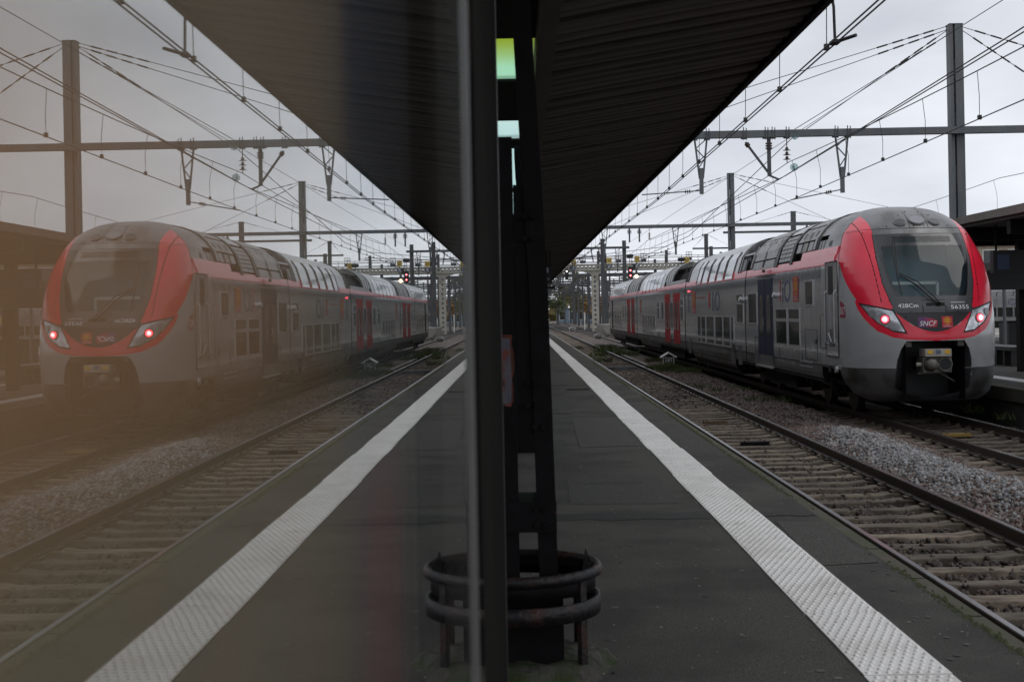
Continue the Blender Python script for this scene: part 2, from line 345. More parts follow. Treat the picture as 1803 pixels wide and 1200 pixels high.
for (x0, x1, a, b, mm) in ((.45,1.35,11.3,13.1,'patch'),(.75,1.49,16.0,20.5,'patch_old'),(1.93,2.30,8.4,10.2,'patch_old'),(.25,.9,22.3,26.2,'patch'),(1.94,2.33,15.2,19.0,'patch'),(.6,1.45,30,36,'patch_old')):
    m = MB(); m.add([(x0+random.uniform(-.05,.05),a,.0028),(x1,a+random.uniform(-.1,.1),.0028),(x1,b+random.uniform(-.1,.1),.0028),(x0+random.uniform(-.05,.05),b,.0028)], [(0,1,2,3)]); m.build('repair_patch', M[mm], plat, fix=False)
y = -8
while y < 109:
    l = random.choice([.98, 1.0, 1.02]); m = MB()
    m.add([(2.353,y+.005,-.2),(2.46,y+.005,-.2),(2.46,y+l-.005,-.2),(2.353,y+l-.005,-.2),(2.353,y+.005,-.006),(2.448,y+.005,-.006),(2.448,y+l-.005,-.006),(2.353,y+l-.005,-.006),(2.46,y+.005,-.02),(2.46,y+l-.005,-.02)],
          [(0,3,2,1),(4,5,6,7),(5,8,9,6),(0,1,8,5,4),(2,3,7,6,9),(1,2,9,8),(3,0,4,7)])
    if y > 1: m.build('coping_stone', M['coping'], plat)
    y += 1.0
# moss in the joint behind the coping
mv, mf = [], []
for k in range(5200):
    yy = rng.uniform(4.5, 45); 
    if math.sin(yy*1.1)+math.sin(yy*.37+1) < -.35+rng.normal()*.5: continue
    xx = 2.349+rng.normal()*.016; s_ = rng.uniform(.004, .014); n = len(mv)
    mv += [(xx-s_,yy-s_,-.004),(xx+s_,yy-s_,-.004),(xx+s_*.8,yy+s_,-.004),(xx-s_,yy+s_,-.004),(xx,yy,rng.uniform(.003,.014))]
    mf += [(n,n+1,n+4),(n+1,n+2,n+4),(n+2,n+3,n+4),(n+3,n,n+4)]
tag(np_mesh('platform_moss', np.array(mv), np.array(mf), M['moss']), 'green moss creeping along the platform edge joint', 'moss', kind='stuff')

# tactile strip: slabs with studs
TX0, TX1 = 1.512, 1.908
tact = thing('tactile_paving', (1.71, 5, 0), 'long white studded warning strip laid along the platform edge', 'tactile strip')
y = 2.2; slabs = []
while y < 108.5:
    l = 1.22; dx = random.uniform(-.007, .007); dz = random.uniform(0, .003)
    m = MB(); m.box(TX0+dx, TX1+dx, y+.003, y+l-.003, -.05, .006+dz); m.build('slab', M['slab'], tact); slabs.append((y, l, dx, .006+dz)); y += l
sv, sq = [], []
ring = [(math.cos(k*math.pi/3), math.sin(k*math.pi/3)) for k in range(6)]
row = 0
for (y, l, dx, zt) in slabs:
    if y > 46: break
    n = int(l/.0605)
    for i in range(n):
        yy = y+.030+i*.0605; row += 1
        st = .0 if row % 2 else .0235
        for k in range(8):
            xx = TX0+dx+.022+st+k*.047
            if xx > TX1+dx-.012: continue
            b = len(sv)
            sv += [(xx+c*.0135, yy+s*.0135, zt-.001) for c, s in ring]+[(xx+c*.0105, yy+s*.0105, zt+.0065) for c, s in ring]
            for q in range(6):
                r_ = (q+1) % 6; sq.append((b+q, b+r_, b+6+r_, b+6+q))
            sq += [(b+6,b+7,b+8,b+9), (b+9,b+10,b+11,b+6)]
studs = np_mesh('studs', np.array(sv), np.array(sq), M['tactile'], tact); studs['kind'] = 'stuff'

# drain slot and small litter on the platform
dr = thing('drain_grate', (1.02, 27.95, 0), 'narrow slotted drain grate set across the asphalt', 'drain')
m = MB(); m.box(.98, 1.46, 27.86, 27.89, .001, .012); m.box(.98, 1.46, 28.01, 28.04, .001, .012); m.build('frame', M['steel_dark'], dr)
for k in range(12):
    m = MB(); m.box(1.0+k*.038, 1.018+k*.038, 27.892, 28.008, .001, .010); m.build('bar', M['steel_dark'], dr)
lv, lf = [], []
for k in range(900):
    yy = 4.5+30*rng.random()**1.6; xx = rng.uniform(-.2, 2.3)
    if TX0-.02 < xx < TX1+.02 and rng.random() < .8: continue
    s_ = rng.uniform(.004, .013); a = rng.uniform(0, 6.3); c, s = math.cos(a)*s_, math.sin(a)*s_; n = len(lv); z = .009
    lv += [(xx-c,yy-s,z),(xx+s*.6,yy-c*.6,z+.003),(xx+c,yy+s,z),(xx-s*.6,yy+c*.6,z+.002)]; lf.append((n,n+1,n+2,n+3))
gv, gf = [], []
for k in range(520):
    yy = 4.5+34*rng.random()**1.4; xx = rng.uniform(-.3, 2.3); r0 = rng.uniform(.008, .028)
    if TX0-.04 < xx < TX1+.04: continue
    n = len(gv); gv += [(xx+math.cos(a)*r0*rng.uniform(.75,1.1), yy+math.sin(a)*r0*rng.uniform(.75,1.1), .0032) for a in np.linspace(0, 2*math.pi, 8, endpoint=False)]; gf.append(tuple(range(n, n+8)))
M['gum'] = rand_mat('gum', [(.012,.012,.011),(.022,.021,.02),(.10,.095,.09),(.016,.015,.014),(.13,.125,.115)], .7)
tag(np_mesh('gum_spots', np.array(gv), np.array(gf), M['gum']), 'dark trodden gum spots dotted over the asphalt', 'gum', kind='stuff')
M['grit'] = rand_mat('grit', [(.30,.28,.25),(.16,.13,.10),(.10,.09,.08),(.42,.40,.37),(.12,.10,.07)], .8)
tag(np_mesh('grit', np.array(lv), np.array(lf), M['grit']), 'pale grit and crumbs scattered over the asphalt', 'grit', kind='stuff')

# ------------------------------------------------------------------ tracks
def rail_mesh(parent, x, y0, y1, steps=1):
    prof = [(-.065,-.155),(.065,-.155),(.065,-.142),(.012,-.125),(.010,-.045),(.034,-.036),(.034,-.006),(.028,0),(-.028,0),(-.034,-.006),(-.034,-.036),(-.010,-.045),(-.012,-.125),(-.065,-.142)]
    m = MB(); m.prism([(x+a, RAIL+b) for a, b in prof], 'y', y0, y1); r = m.build('rail', M['rail'], parent)
    m = MB(); m.box(x-.024, x+.024, y0, y1, RAIL-.002, RAIL+.0015); m.build('running_face', M['rail_top'], r)
    return r
def sleeper_mesh():
    m = MB(); L = 1.25; w0, w1 = .15, .125
    # monoblock: deep under the rails, waisted and lower in the middle
    st = [(-L,-.718),(-.92,-.703),(-.56,-.703),(-.42,-.722),(.42,-.722),(.56,-.703),(.92,-.703),(L,-.718)]
    n = len(st)
    for x, z in st:
        wt = w1-(.012 if abs(x) < .5 else 0)
        m.v += [(x,-w0,-.9),(x,-wt,z-.010),(x,-wt+.010,z),(x,wt-.010,z),(x,wt,z-.010),(x,w0,-.9)]
    for i in range(n-1):
        for k in range(5): m.f.append((i*6+k, i*6+k+1, i*6+7+k, i*6+6+k))
    m.f += [tuple(range(6)), tuple((n-1)*6+k for k in range(5,-1,-1))]
    for s in (-1, 1):                         # rail pads and spring clips
        for t in (-1, 1):
            x = s*.7525+t*.10; m.box(x-.045, x+.045, -.07, .07, -.71, -.672); m.box(x-.02-t*.03, x+.02-t*.03, -.05, .05, -.69, -.655)
    return m.mesh('sleeper')
SLP = sleeper_mesh(); SLP.materials.append(M['sleeper'])
def track(xc, y0, y1, ys0, ys1, label, name='railway_track'):
    t = thing(name, (xc, y0, RAIL), label, 'railway track')
    rail_mesh(t, xc-.7525, y0, y1); rail_mesh(t, xc+.7525, y0, y1)
    y = ys0
    while y < ys1:
        o = link_mesh('sleeper', SLP, None, t, loc=(xc+random.uniform(-.02,.02), y+random.uniform(-.02,.02), random.uniform(-.008,.006)))
        o.rotation_euler.z = random.uniform(-.012, .012); y += .6
    return t
t1 = track(T1, 1, 260, 5.2, 150, 'railway track beside the platform with pale weathered sleepers')
t2 = track(T2, 10, 260, 12.4, 30, 'railway track running under the silver and red train')
def plain_track(pts, label):
    t = thing('railway_track', (pts[0][0], pts[0][1], RAIL), label, 'railway track', 'tracks of the far station throat')
    for s in (-.7525, .7525):
        m = MB(); 
        for (xa, ya), (xb, yb) in zip(pts[:-1], pts[1:]): m.bar((xa+s, ya, RAIL-.08), (xb+s, yb, RAIL-.08), .07, .16)
        m.build('rail', M['rail_top'], t)
plain_track([(16.2,20),(16.2,330)], 'far track behind the second platform')
plain_track([(-3.5,118),(4.0,205),(4.3,420)], 'far track curving in from the left beyond the platform end')
plain_track([(2.0,205),(9.0,275),(14,420)], 'far track crossing rightwards beyond the gantry')
plain_track([(7.88,150),(1.0,235),(-2,420)], 'far track crossing leftwards beyond the gantry')
plain_track([(12,130),(5.5,215),(2,420)], 'far track slanting from the right beyond the gantry')

# ballast stones: real stones, joined (nobody could count them)
ico = bmesh.new(); bmesh.ops.create_icosphere(ico, subdivisions=1, radius=1); ico.verts.ensure_lookup_table()
IV = np.array([v.co[:] for v in ico.verts]); IF = np.array([[v.index for v in f.verts] for f in ico.faces]); ico.free()
OV = np.array([(1,0,0),(-1,0,0),(0,1,0),(0,-1,0),(0,0,1),(0,0,-1)], float); OF = np.array([(0,2,4),(2,1,4),(1,3,4),(3,0,4),(2,0,5),(1,2,5),(3,1,5),(0,3,5)])
def stones(name, P, size, mat_, label, base=(IV, IF), jit=.28):
    V0, F0 = base; n = len(P); k = len(V0)
    V = V0[None]*(1+rng.normal(0, jit, (n, k, 1)).clip(-.55, .6))
    sc = size[:,None]*rng.uniform(.65, 1.25, (n, 3)); V = V*sc[:,None,:]
    a = rng.uniform(0, 2*np.pi, n); b = rng.uniform(-.9, .9, n)
    ca, sa, cb, sb = np.cos(a)[:,None], np.sin(a)[:,None], np.cos(b)[:,None], np.sin(b)[:,None]
    x, y, z = V[...,0], V[...,1], V[...,2]
    y, z = y*cb-z*sb, y*sb+z*cb; x, y = x*ca-y*sa, x*sa+y*ca
    V = np.stack([x,y,z],-1)+P[:,None,:]
    Fc = F0[None]+(np.arange(n)*k)[:,None,None]
    return tag(np_mesh(name, V.reshape(-1,3), Fc.reshape(-1,3), mat_), label, 'ballast', kind='stuff')
def scatter(n, x0, x1, y0, y1, cone=True):
    P = np.stack([rng.uniform(x0,x1,n), rng.uniform(y0,y1,n)],-1)
    if cone: P = P[P[:,0] < P[:,1]*.46+.9]
    return P
def zfix(P, dz=0): return np.c_[P, bed_h(P[:,0], P[:,1])+dz]
def in_track(P, c): return abs(P[:,0]-c) < .72
P = scatter(62000, 4.88, 7.10, 8, 26)
fr = np.exp(-((P[:,0]-5.75)/.52)**2)*1/(1+np.exp((P[:,1]-23.5)*1.3))
keep = rng.random(len(P)) < np.clip(fr*1.5-.22, 0, 1)*(.80+.2*np.sin(P[:,1]*2.3))*np.clip((P[:,1]-13.0)/5, .10, 1)
Pf, Pr = P[keep], P[~keep]
stones('fresh_ballast', zfix(Pf, rng.uniform(.0,.05,len(Pf))), rng.uniform(.018,.040,len(Pf)), M['stone_grey'], 'pale grey fresh gravel heaped between the two tracks')
stones('ballast', zfix(Pr, rng.uniform(-.01,.03,len(Pr))), rng.uniform(.016,.038,len(Pr)), M['stone_rust'], 'rusty brown ballast stones between the two tracks')
P = scatter(15000, 4.88, 6.8, 26, 62, False)
stones('ballast', zfix(P, .01), rng.uniform(.03,.055,len(P)), M['stone_rust'], 'rusty brown ballast farther along the train', (OV, OF), .2)
P = scatter(34000, 2.50, 4.90, 5, 34)
sl = np.abs(((P[:,1]-5.2+.3) % .6)-.3) > .115
P = P[sl & (abs(abs(P[:,0]-T1)-.7525) > .07)]
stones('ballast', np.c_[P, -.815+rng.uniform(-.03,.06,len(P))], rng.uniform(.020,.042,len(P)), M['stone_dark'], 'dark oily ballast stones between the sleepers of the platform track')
P = scatter(1100, 3.33, 4.75, 6, 30); sel = rng.random(len(P)) < .5+.5*np.sin(P[:,1]*1.7)
P = P[sel]
stones('ballast', np.c_[P, np.where(np.abs(((P[:,1]-5.2+.3) % .6)-.3) > .115, -.76, -.725)], rng.uniform(.014,.03,len(P)), M['stone_dark'], 'loose stones lying on the sleepers of the platform track')
P = scatter(6000, 2.52, 4.86, 32, 70, False)
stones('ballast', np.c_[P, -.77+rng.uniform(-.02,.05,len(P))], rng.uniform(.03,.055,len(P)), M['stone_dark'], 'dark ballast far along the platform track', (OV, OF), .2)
P = scatter(24000, 6.9, 9.5, 12.5, 27)
P = P[((np.abs(((P[:,1]-12.4+.3) % .6)-.3) > .115) | (abs(P[:,0]-T2) > 1.25)) & (abs(abs(P[:,0]-T2)-.7525) > .07)]
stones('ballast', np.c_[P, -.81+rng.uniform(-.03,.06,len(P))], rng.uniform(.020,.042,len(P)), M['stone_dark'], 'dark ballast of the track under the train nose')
# dead leaves between the rails
dv, df = [], []
for k in range(1500):
    yy = rng.uniform(6, 40); xx = rng.choice([rng.uniform(3.35, 4.75), rng.uniform(4.85, 5.4), rng.uniform(2.55, 3.2)])
    if math.sin(yy*1.3)+math.sin(yy*3.1) < rng.normal(): continue
    s_ = rng.uniform(.012, .032); a = rng.uniform(0, 6.3); c, s = math.cos(a)*s_, math.sin(a)*s_; z = -.715+rng.uniform(-.03, .02); n = len(dv)
    dv += [(xx-c,yy-s,z),(xx+s*.6,yy-c*.6,z+.012),(xx+c,yy+s,z),(xx-s*.6,yy+c*.6,z+.01)]; df.append((n,n+1,n+2,n+3))
tag(np_mesh('fallen_leaves', np.array(dv), np.array(df), M['dead_leaf']), 'brown fallen leaves caught between the sleepers', 'leaves', kind='stuff')
# grass tufts
def tufts(name, spots, label):
    V, Q = [], []
    for (x, y, z, r, n, h) in spots:
        for k in range(int(n*.6)):
            a = rng.uniform(0, 6.3); q = r*math.sqrt(rng.random()); bx, by = x+math.cos(a)*q, y+math.sin(a)*q*1.6
            hh = h*rng.uniform(.4, 1.1); l = rng.normal(0, .45, 2)*hh; w = .010+.006*rng.random(); b = len(V); c, s = math.cos(a)*w, math.sin(a)*w
            V += [(bx-c,by-s,z),(bx+c,by+s,z),(bx+l[0]*.4+c*.6,by+l[1]*.4+s*.6,z+hh*.6),(bx+l[0],by+l[1],z+hh)]; Q.append((b,b+1,b+2,b+3))
    tag(np_mesh(name, np.array(V), np.array(Q), M['grass']), label, 'grass', kind='stuff')
sp = [(5.62,49.3,-.62,.5,420,.34),(5.2,50.5,-.66,.4,260,.26),(6.15,48,-.62,.5,240,.22),(5.0,74,-.66,.9,420,.36),(5.5,68,-.66,.7,300,.3),(5.3,82,-.66,.8,280,.3),(6.0,58,-.65,.5,240,.28),(5.2,39,-.68,.5,160,.16),(5.9,37,-.66,.6,190,.16),(6.3,33,-.66,.6,160,.13)]
tufts('grass', sp, 'green grass tufts growing between the two tracks')
sp = [(2.95,58,-.72,.45,340,.3),(3.9,62,-.72,.5,220,.26),(2.85,50,-.72,.3,160,.24),(2.62,19.6,-.74,.12,90,.2),(2.62,22,-.74,.12,60,.2),(2.64,12.1,-.74,.1,70,.24),(2.62,14.5,-.74,.1,50,.2),(4.2,70,-.72,.6,260,.25),(3.4,84,-.72,.7,260,.25),(2.62,8.5,-.76,.08,60,.24)]
tufts('grass', sp, 'green weeds at the foot of the platform edge')
sp = [(9.45,27.3,-.6,.2,110,.18),(9.5,25.6,-.6,.2,70,.14)]
tufts('grass', sp, 'dark weeds beside the second platform edge')

# things lying in the tracks
def beacon(x, y, label, c):
    t = thing('track_beacon', (x, y, -.72), label, 'track beacon', 'beacons fixed between the rails')
    m = MB(); m.box(x-.24, x+.24, y-.09, y+.09, -.715, -.665); m.build('plate', c, t)
    m = MB(); m.box(x-.28, x+.28, y-.02, y+.02, -.735, -.718); m.build('bracket', M['steel_dark'], t)
    for s in (-.17, .17):
        m = MB(); m.cyl((x+s, y, -.655), (0,0,1), .02, .025, 8); m.build('bolt', M['rust'], t)
M['beacon'] = mat('beacon_brown', (.16,.11,.06), .8, c2=(.10,.07,.04), scale=12)
M['beacon_yellow'] = mat('beacon_ochre', (.34,.22,.05), .7, c2=(.24,.16,.05), scale=9)
beacon(4.05, 27.4, 'brown track beacon between the rails, the farther one before the crossbar', M['beacon'])
beacon(4.08, 22.9, 'dark brown track beacon between the rails, nearest to the camera', M['steel_dark'])
beacon(7.85, 23.6, 'ochre track beacon in front of the train nose', M['beacon_yellow'])
cb = thing('track_crossbar', (4.3, 53, -.7), 'dark steel bar laid across the platform track', 'crossbar')
m = MB(); m.box(3.36, 4.71, 52.9, 53.1, -.68, -.60); m.box(4.87, 6.0, 52.9, 53.1, -.66, -.59); m.build('bar', M['mast_dark'], cb)
m = MB(); m.prism([(3.72,-.575),(4.36,-.575),(4.24,-.80),(3.86,-.80)], 'y', 52.7, 52.88); m.build('housing', M['mast'], cb)
ck = tag(MB().box(5.25, 5.38, 55, 71, -.66, -.60).build('cable_trough', M['concrete']), 'pale concrete cable trough strip lying in the ballast', 'cable trough')
def marker(x, y, z, w, txt, label):
    t = thing('clearance_marker', (x, y, z), label, 'marker', 'white roof shaped markers between the tracks')
    for s in (-1, 1):
        m = MB(); m.bar((x-s*.015, y, z+.52), (x+s*w/2, y, z+.33), .30, .05, (0,0,1)); m.build('roof_slat', M['white_paint'], t)
        m = MB(); m.bar((x+s*w*.32, y, z+.40), (x+s*w*.34, y, z), .035, .035); m.build('leg', M['white_paint'], t)
    m = MB(); m.box(x-w*.26, x+w*.26, y-.02, y+.01, z+.12, z+.30); pn = m.build('plate', M['black'], t)
    text(txt, lambda u, v: (x+u, y-.024, z+v), -w*.2, w*.2, .15, .28, M['white'], pn)
    m = MB(); m.bar((x-w*.3, y, z+.31), (x+w*.3, y, z+.31), .03, .04); m.build('crosspiece', M['white_paint'], t)
marker(5.66, 50, -.47, .62, '10M', 'white roof shaped marker in grass beside the train, the nearest one')
marker(5.65, 94, -.42, .75, '4M', 'white roof shaped marker standing beyond the nearest one, before the gantry column')
marker(5.4, 135, -.35, .8, '4', 'white roof shaped marker farthest along near the platform end')

# ------------------------------------------------------------------ second platform and what stands on it
pm = MB(); pm.box(9.66, 14.6, 8, 128, -1.0, 0)
p2 = tag(pm.build('platform', M['asphalt']), kind='structure'); 
m = MB(); m.box(9.60, 9.90, 8, 128, -.25, .006); m.build('coping', M['coping'], p2)
m = MB(); m.box(10.55, 10.95, 8, 128, .001, .012); m.build('warning_strip', M['tactile'], p2)
m = MB(); m.box(13.6, 13.8, 8, 128, .001, .012); m.build('warning_strip', M['tactile'], p2)
pm = MB(); pm.box(18.2, 24.0, 15, 150, -1.0, 0)
p3 = tag(pm.build('platform', M['asphalt']), kind='structure')
m = MB(); m.box(18.14, 18.5, 15, 150, -.2, .01); m.build('coping', M['concrete'], p3)
m = MB(); m.box(19.0, 19.3, 15, 150, .001, .012); m.build('warning_strip', M['tactile'], p3)
pm = MB(); pm.box(26.5, 33, 15, 150, -1.0, 0); p4 = tag(pm.build('platform', M['concrete']), kind='structure')
m = MB(); m.box(26.45, 26.8, 15, 150, -.2, .012); m.build('coping', M['white_paint'], p4)
# far platform end seen past the train tail
pm = MB(); pm.box(8.05, 12.5, 128.5, 137, -1.0, .36); pe = tag(pm.build('platform', M['concrete']), kind='structure')
# second canopy
c2 = thing('platform_canopy', (12.2, 20, 3.5), 'dark flat canopy over the second platform behind the train', 'canopy')
m = MB()
m.add([(10.2,10,3.42),(14.4,10,3.42),(14.4,33.5,3.42),(10.2,33.5,3.42),(10.2,10,3.60),(12.3,10,3.78),(14.4,10,3.60),(10.2,33.5,3.60),(12.3,33.5,3.78),(14.4,33.5,3.60)],
      [(0,1,2,3),(4,5,8,7),(5,6,9,8),(0,4,7,3),(1,2,9,6),(0,1,6,5,4),(3,7,8,9,2)])
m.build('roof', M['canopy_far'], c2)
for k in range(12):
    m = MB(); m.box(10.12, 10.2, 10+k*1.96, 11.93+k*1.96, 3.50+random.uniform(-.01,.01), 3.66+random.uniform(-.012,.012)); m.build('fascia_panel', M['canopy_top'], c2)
for k in range(9):
    m = MB(); m.box(10.25, 14.3, 11+k*2.7, 11.2+k*2.7, 3.12, 3.42); m.build('rafter', M['steel_dark'], c2)
for yy in (16, 24, 32):
    m = MB(); m.box(12.2, 12.45, yy-.12, yy+.12, 0, 3.2); m.build('column', M['steel_dark'], c2)
c3 = thing('platform_canopy', (21, 30, 3.3), 'dark far canopy over the third platform', 'canopy')
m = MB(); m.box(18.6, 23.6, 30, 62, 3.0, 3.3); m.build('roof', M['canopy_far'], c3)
for yy in (34, 44, 54):
    m = MB(); m.box(21, 21.25, yy-.12, yy+.12, 0, 3.0); m.build('column', M['steel_dark'], c3)
# bench, boards, post
b = thing('bench', (13.2, 36, 0), 'long black bench on the second platform right of the train', 'bench')
m = MB(); m.box(12.9, 13.6, 34.4, 37.6, .42, .52); m.build('seat', M['black'], b)
for k in range(6):
    m = MB(); m.box(13.0, 13.5, 34.5+k*.58, 34.62+k*.58, 0, .42); m.build('leg', M['black'], b)
hb = thing('departure_board', (11.1, 29, 2.4), 'dark hanging board under the second canopy', 'sign board')
m = MB(); m.box(10.5, 11.55, 28.9, 29.1, 2.35, 2.85); m.build('board', M['black'], hb)
m = MB(); m.box(10.58, 10.85, 28.88, 28.898, 2.42, 2.75); m.build('screen', M['blue_sign'], hb)
for s in (10.6, 11.45):
    m = MB(); m.box(s-.02, s+.02, 28.98, 29.02, 2.85, 3.44); m.build('hanger', M['steel_dark'], hb)
bn = thing('passage_beam', (11.5, 32, 2), 'black crossbeam hanging low under the second canopy', 'beam')
m = MB(); m.box(10.9, 14.4, 31.4, 31.7, 2.0, 2.45); m.build('beam', M['black'], bn)
pt = thing('platform_post', (14.1, 38, 0), 'thin pale grey post right of the train on the second platform', 'post')
m = MB(); m.cyl((14.1, 38, 1.3), (0,0,1), .05, 2.6, 10); m.build('pole', M['mast'], pt)
m = MB(); m.cyl((14.1, 38, 2.65), (0,0,1), .09, .16, 10); m.build('cap', M['mast_dark'], pt)
bx_ = thing('platform_cabinet', (17.9, 45, 0), 'black cabinet at the far right beyond the bench', 'cabinet')
m = MB(); m.box(18.7, 20.4, 50.0, 51, 0.01, .95); m.build('body', M['black'], bx_); m = MB(); m.box(18.65, 20.45, 49.95, 51.05, .95, 1.0); m.build('lid', M['steel_dark'], bx_)

# ================================================================== CANOPY OVER THE PLATFORM
can = thing('platform_canopy', (0, 5, 3.7), 'dark plank ceiled canopy roof over the near platform', 'canopy')
XI, XO, ZI, ZO = .30, 2.42, 3.73, 4.06
m = MB(); m.add([(XI,2,ZI+.10),(XO,2,ZO+.10),(XO,101,ZO+.10),(XI,101,ZI+.10),(XI,2,ZI+.16),(XO,2,ZO+.16),(XO,101,ZO+.16),(XI,101,ZI+.16)],
                [(0,1,2,3),(4,7,6,5),(0,4,5,1),(1,5,6,2),(2,6,7,3),(3,7,4,0)])
m.build('deck', M['gap'], can)
PW = .292                                      # plank pitch
def plank_mesh(k):
    m = MB(); w = PW-.050-.006*k; n = 5
    for i in range(n):
        t = i/(n-1); x = XI+.01+(XO-XI-.02)*t; z = ZI+(ZO-ZI)*t+.006*math.sin(t*5+k)
        m.v += [(x,-w/2,z+.09),(x,-w/2,z+.018),(x,-w/2+.03,z),(x,w/2-.05,z+.006),(x,w/2,z+.03),(x,w/2,z+.09)]
    for i in range(n-1):
        for q in range(6): r = (q+1) % 6; m.f.append((i*6+q, i*6+r, i*6+6+r, i*6+6+q))
    m.f += [tuple(range(6)), tuple((n-1)*6+q for q in range(5,-1,-1))]
    me = m.mesh('plank'); me.materials.append(M['plank']); return me
PK = [plank_mesh(k) for k in range(3)]
y = 4.0; n = 0
while y < 92 and n < 298:
    o = link_mesh('plank', PK[random.randrange(3)], None, can, loc=(0, y, random.uniform(-.005,.005)))
    o.rotation_euler = (random.uniform(-.02,.02), 0, -.045+random.uniform(-.001,.001)); y += PW; n += 1
m = MB(); m.box(XI+.02, XO-.02, 92, 101, ZI+.05, ZI+.12); m.build('plank', M['plank'], can)
m = MB(); m.add([(XO,2,ZO-.04),(XO+.05,2,ZO-.04),(XO+.05,101,ZO-.04),(XO,101,ZO-.04),(XO,2,ZO+.18),(XO+.05,2,ZO+.18),(XO+.05,101,ZO+.18),(XO,101,ZO+.18)],
                [(0,3,2,1),(4,5,6,7),(0,1,5,4),(1,2,6,5),(2,3,7,6),(3,0,4,7)]); m.build('fascia', M['steel_dark'], can)
m = MB(); m.box(.16, .295, 2, 101, 3.56, 3.84); m.build('longitudinal_beam', M['beam_wood'], can)
m = MB(); m.box(-.70, -.56, 2, 101, 3.56, 3.84); m.build('longitudinal_beam', M['beam_wood'], can)
# left half of the roof
m = MB(); m.add([(-.72,2,ZI+.02),(-4.6,2,ZO+.25),(-4.6,101,ZO+.25),(-.72,101,ZI+.02),(-.72,2,ZI+.14),(-4.6,2,ZO+.37),(-4.6,101,ZO+.37),(-.72,101,ZI+.14)],
                [(0,1,2,3),(4,7,6,5),(0,4,5,1),(1,5,6,2),(2,6,7,3),(3,7,4,0)]); m.build('deck', M['beam_wood'], can)
# strip between the halves: solid boards and frosted rooflights
def rooflight_mat(name, a, b, y0, y1):
    m = bpy.data.materials.new(name); m.use_nodes = True; N = m.node_tree; N.nodes.clear()
    o = N.nodes.new('ShaderNodeOutputMaterial'); mx_ = N.nodes.new('ShaderNodeMixShader'); mx_.inputs[0].default_value = .35
    t = N.nodes.new('ShaderNodeBsdfTransparent'); d = N.nodes.new('ShaderNodeBsdfTranslucent')
    g_ = N.nodes.new('ShaderNodeNewGeometry'); s_ = N.nodes.new('ShaderNodeSeparateXYZ'); r_ = N.nodes.new('ShaderNodeMapRange')
    r_.inputs[1].default_value = y0; r_.inputs[2].default_value = y1
    c_ = N.nodes.new('ShaderNodeMixRGB'); c_.inputs[1].default_value = (*a,1); c_.inputs[2].default_value = (*b,1)
    N.links.new(g_.outputs['Position'], s_.inputs[0]); N.links.new(s_.outputs['Y'], r_.inputs[0]); N.links.new(r_.outputs[0], c_.inputs[0])
    N.links.new(c_.outputs[0], t.inputs[0]); N.links.new(c_.outputs[0], d.inputs[0])
    N.links.new(t.outputs[0], mx_.inputs[1]); N.links.new(d.outputs[0], mx_.inputs[2]); N.links.new(mx_.outputs[0], o.inputs[0]); return m
M['light_a'] = rooflight_mat('rooflight_yellow_green', (.55,.62,.10), (.66,.90,.72), 9.9, 11.2)  # tint runs from yellow-green at the near end to pale green
M['light_b'] = rooflight_mat('rooflight_clear', (.82,.95,.90), (.78,.93,.90), 14, 16)
last = 2.0
for (a, bb, mm) in ((9.95,11.78,'light_a'),(14.2,15.8,'light_b'),(16.6,22,'light_b'),(22.6,28,'light_b'),(40,42,'light_b')):
    m = MB(); m.box(-.56, .16, last, a, 3.75, 3.80); m.build('ridge_board', M['gap'], can)
    m = MB(); m.box(-.555, .155, a+.004, bb-.004, 3.77, 3.775); m.build('rooflight', M[mm], can); last = bb
m = MB(); m.box(-.56, .16, last, 101, 3.75, 3.80); m.build('ridge_board', M['gap'], can)

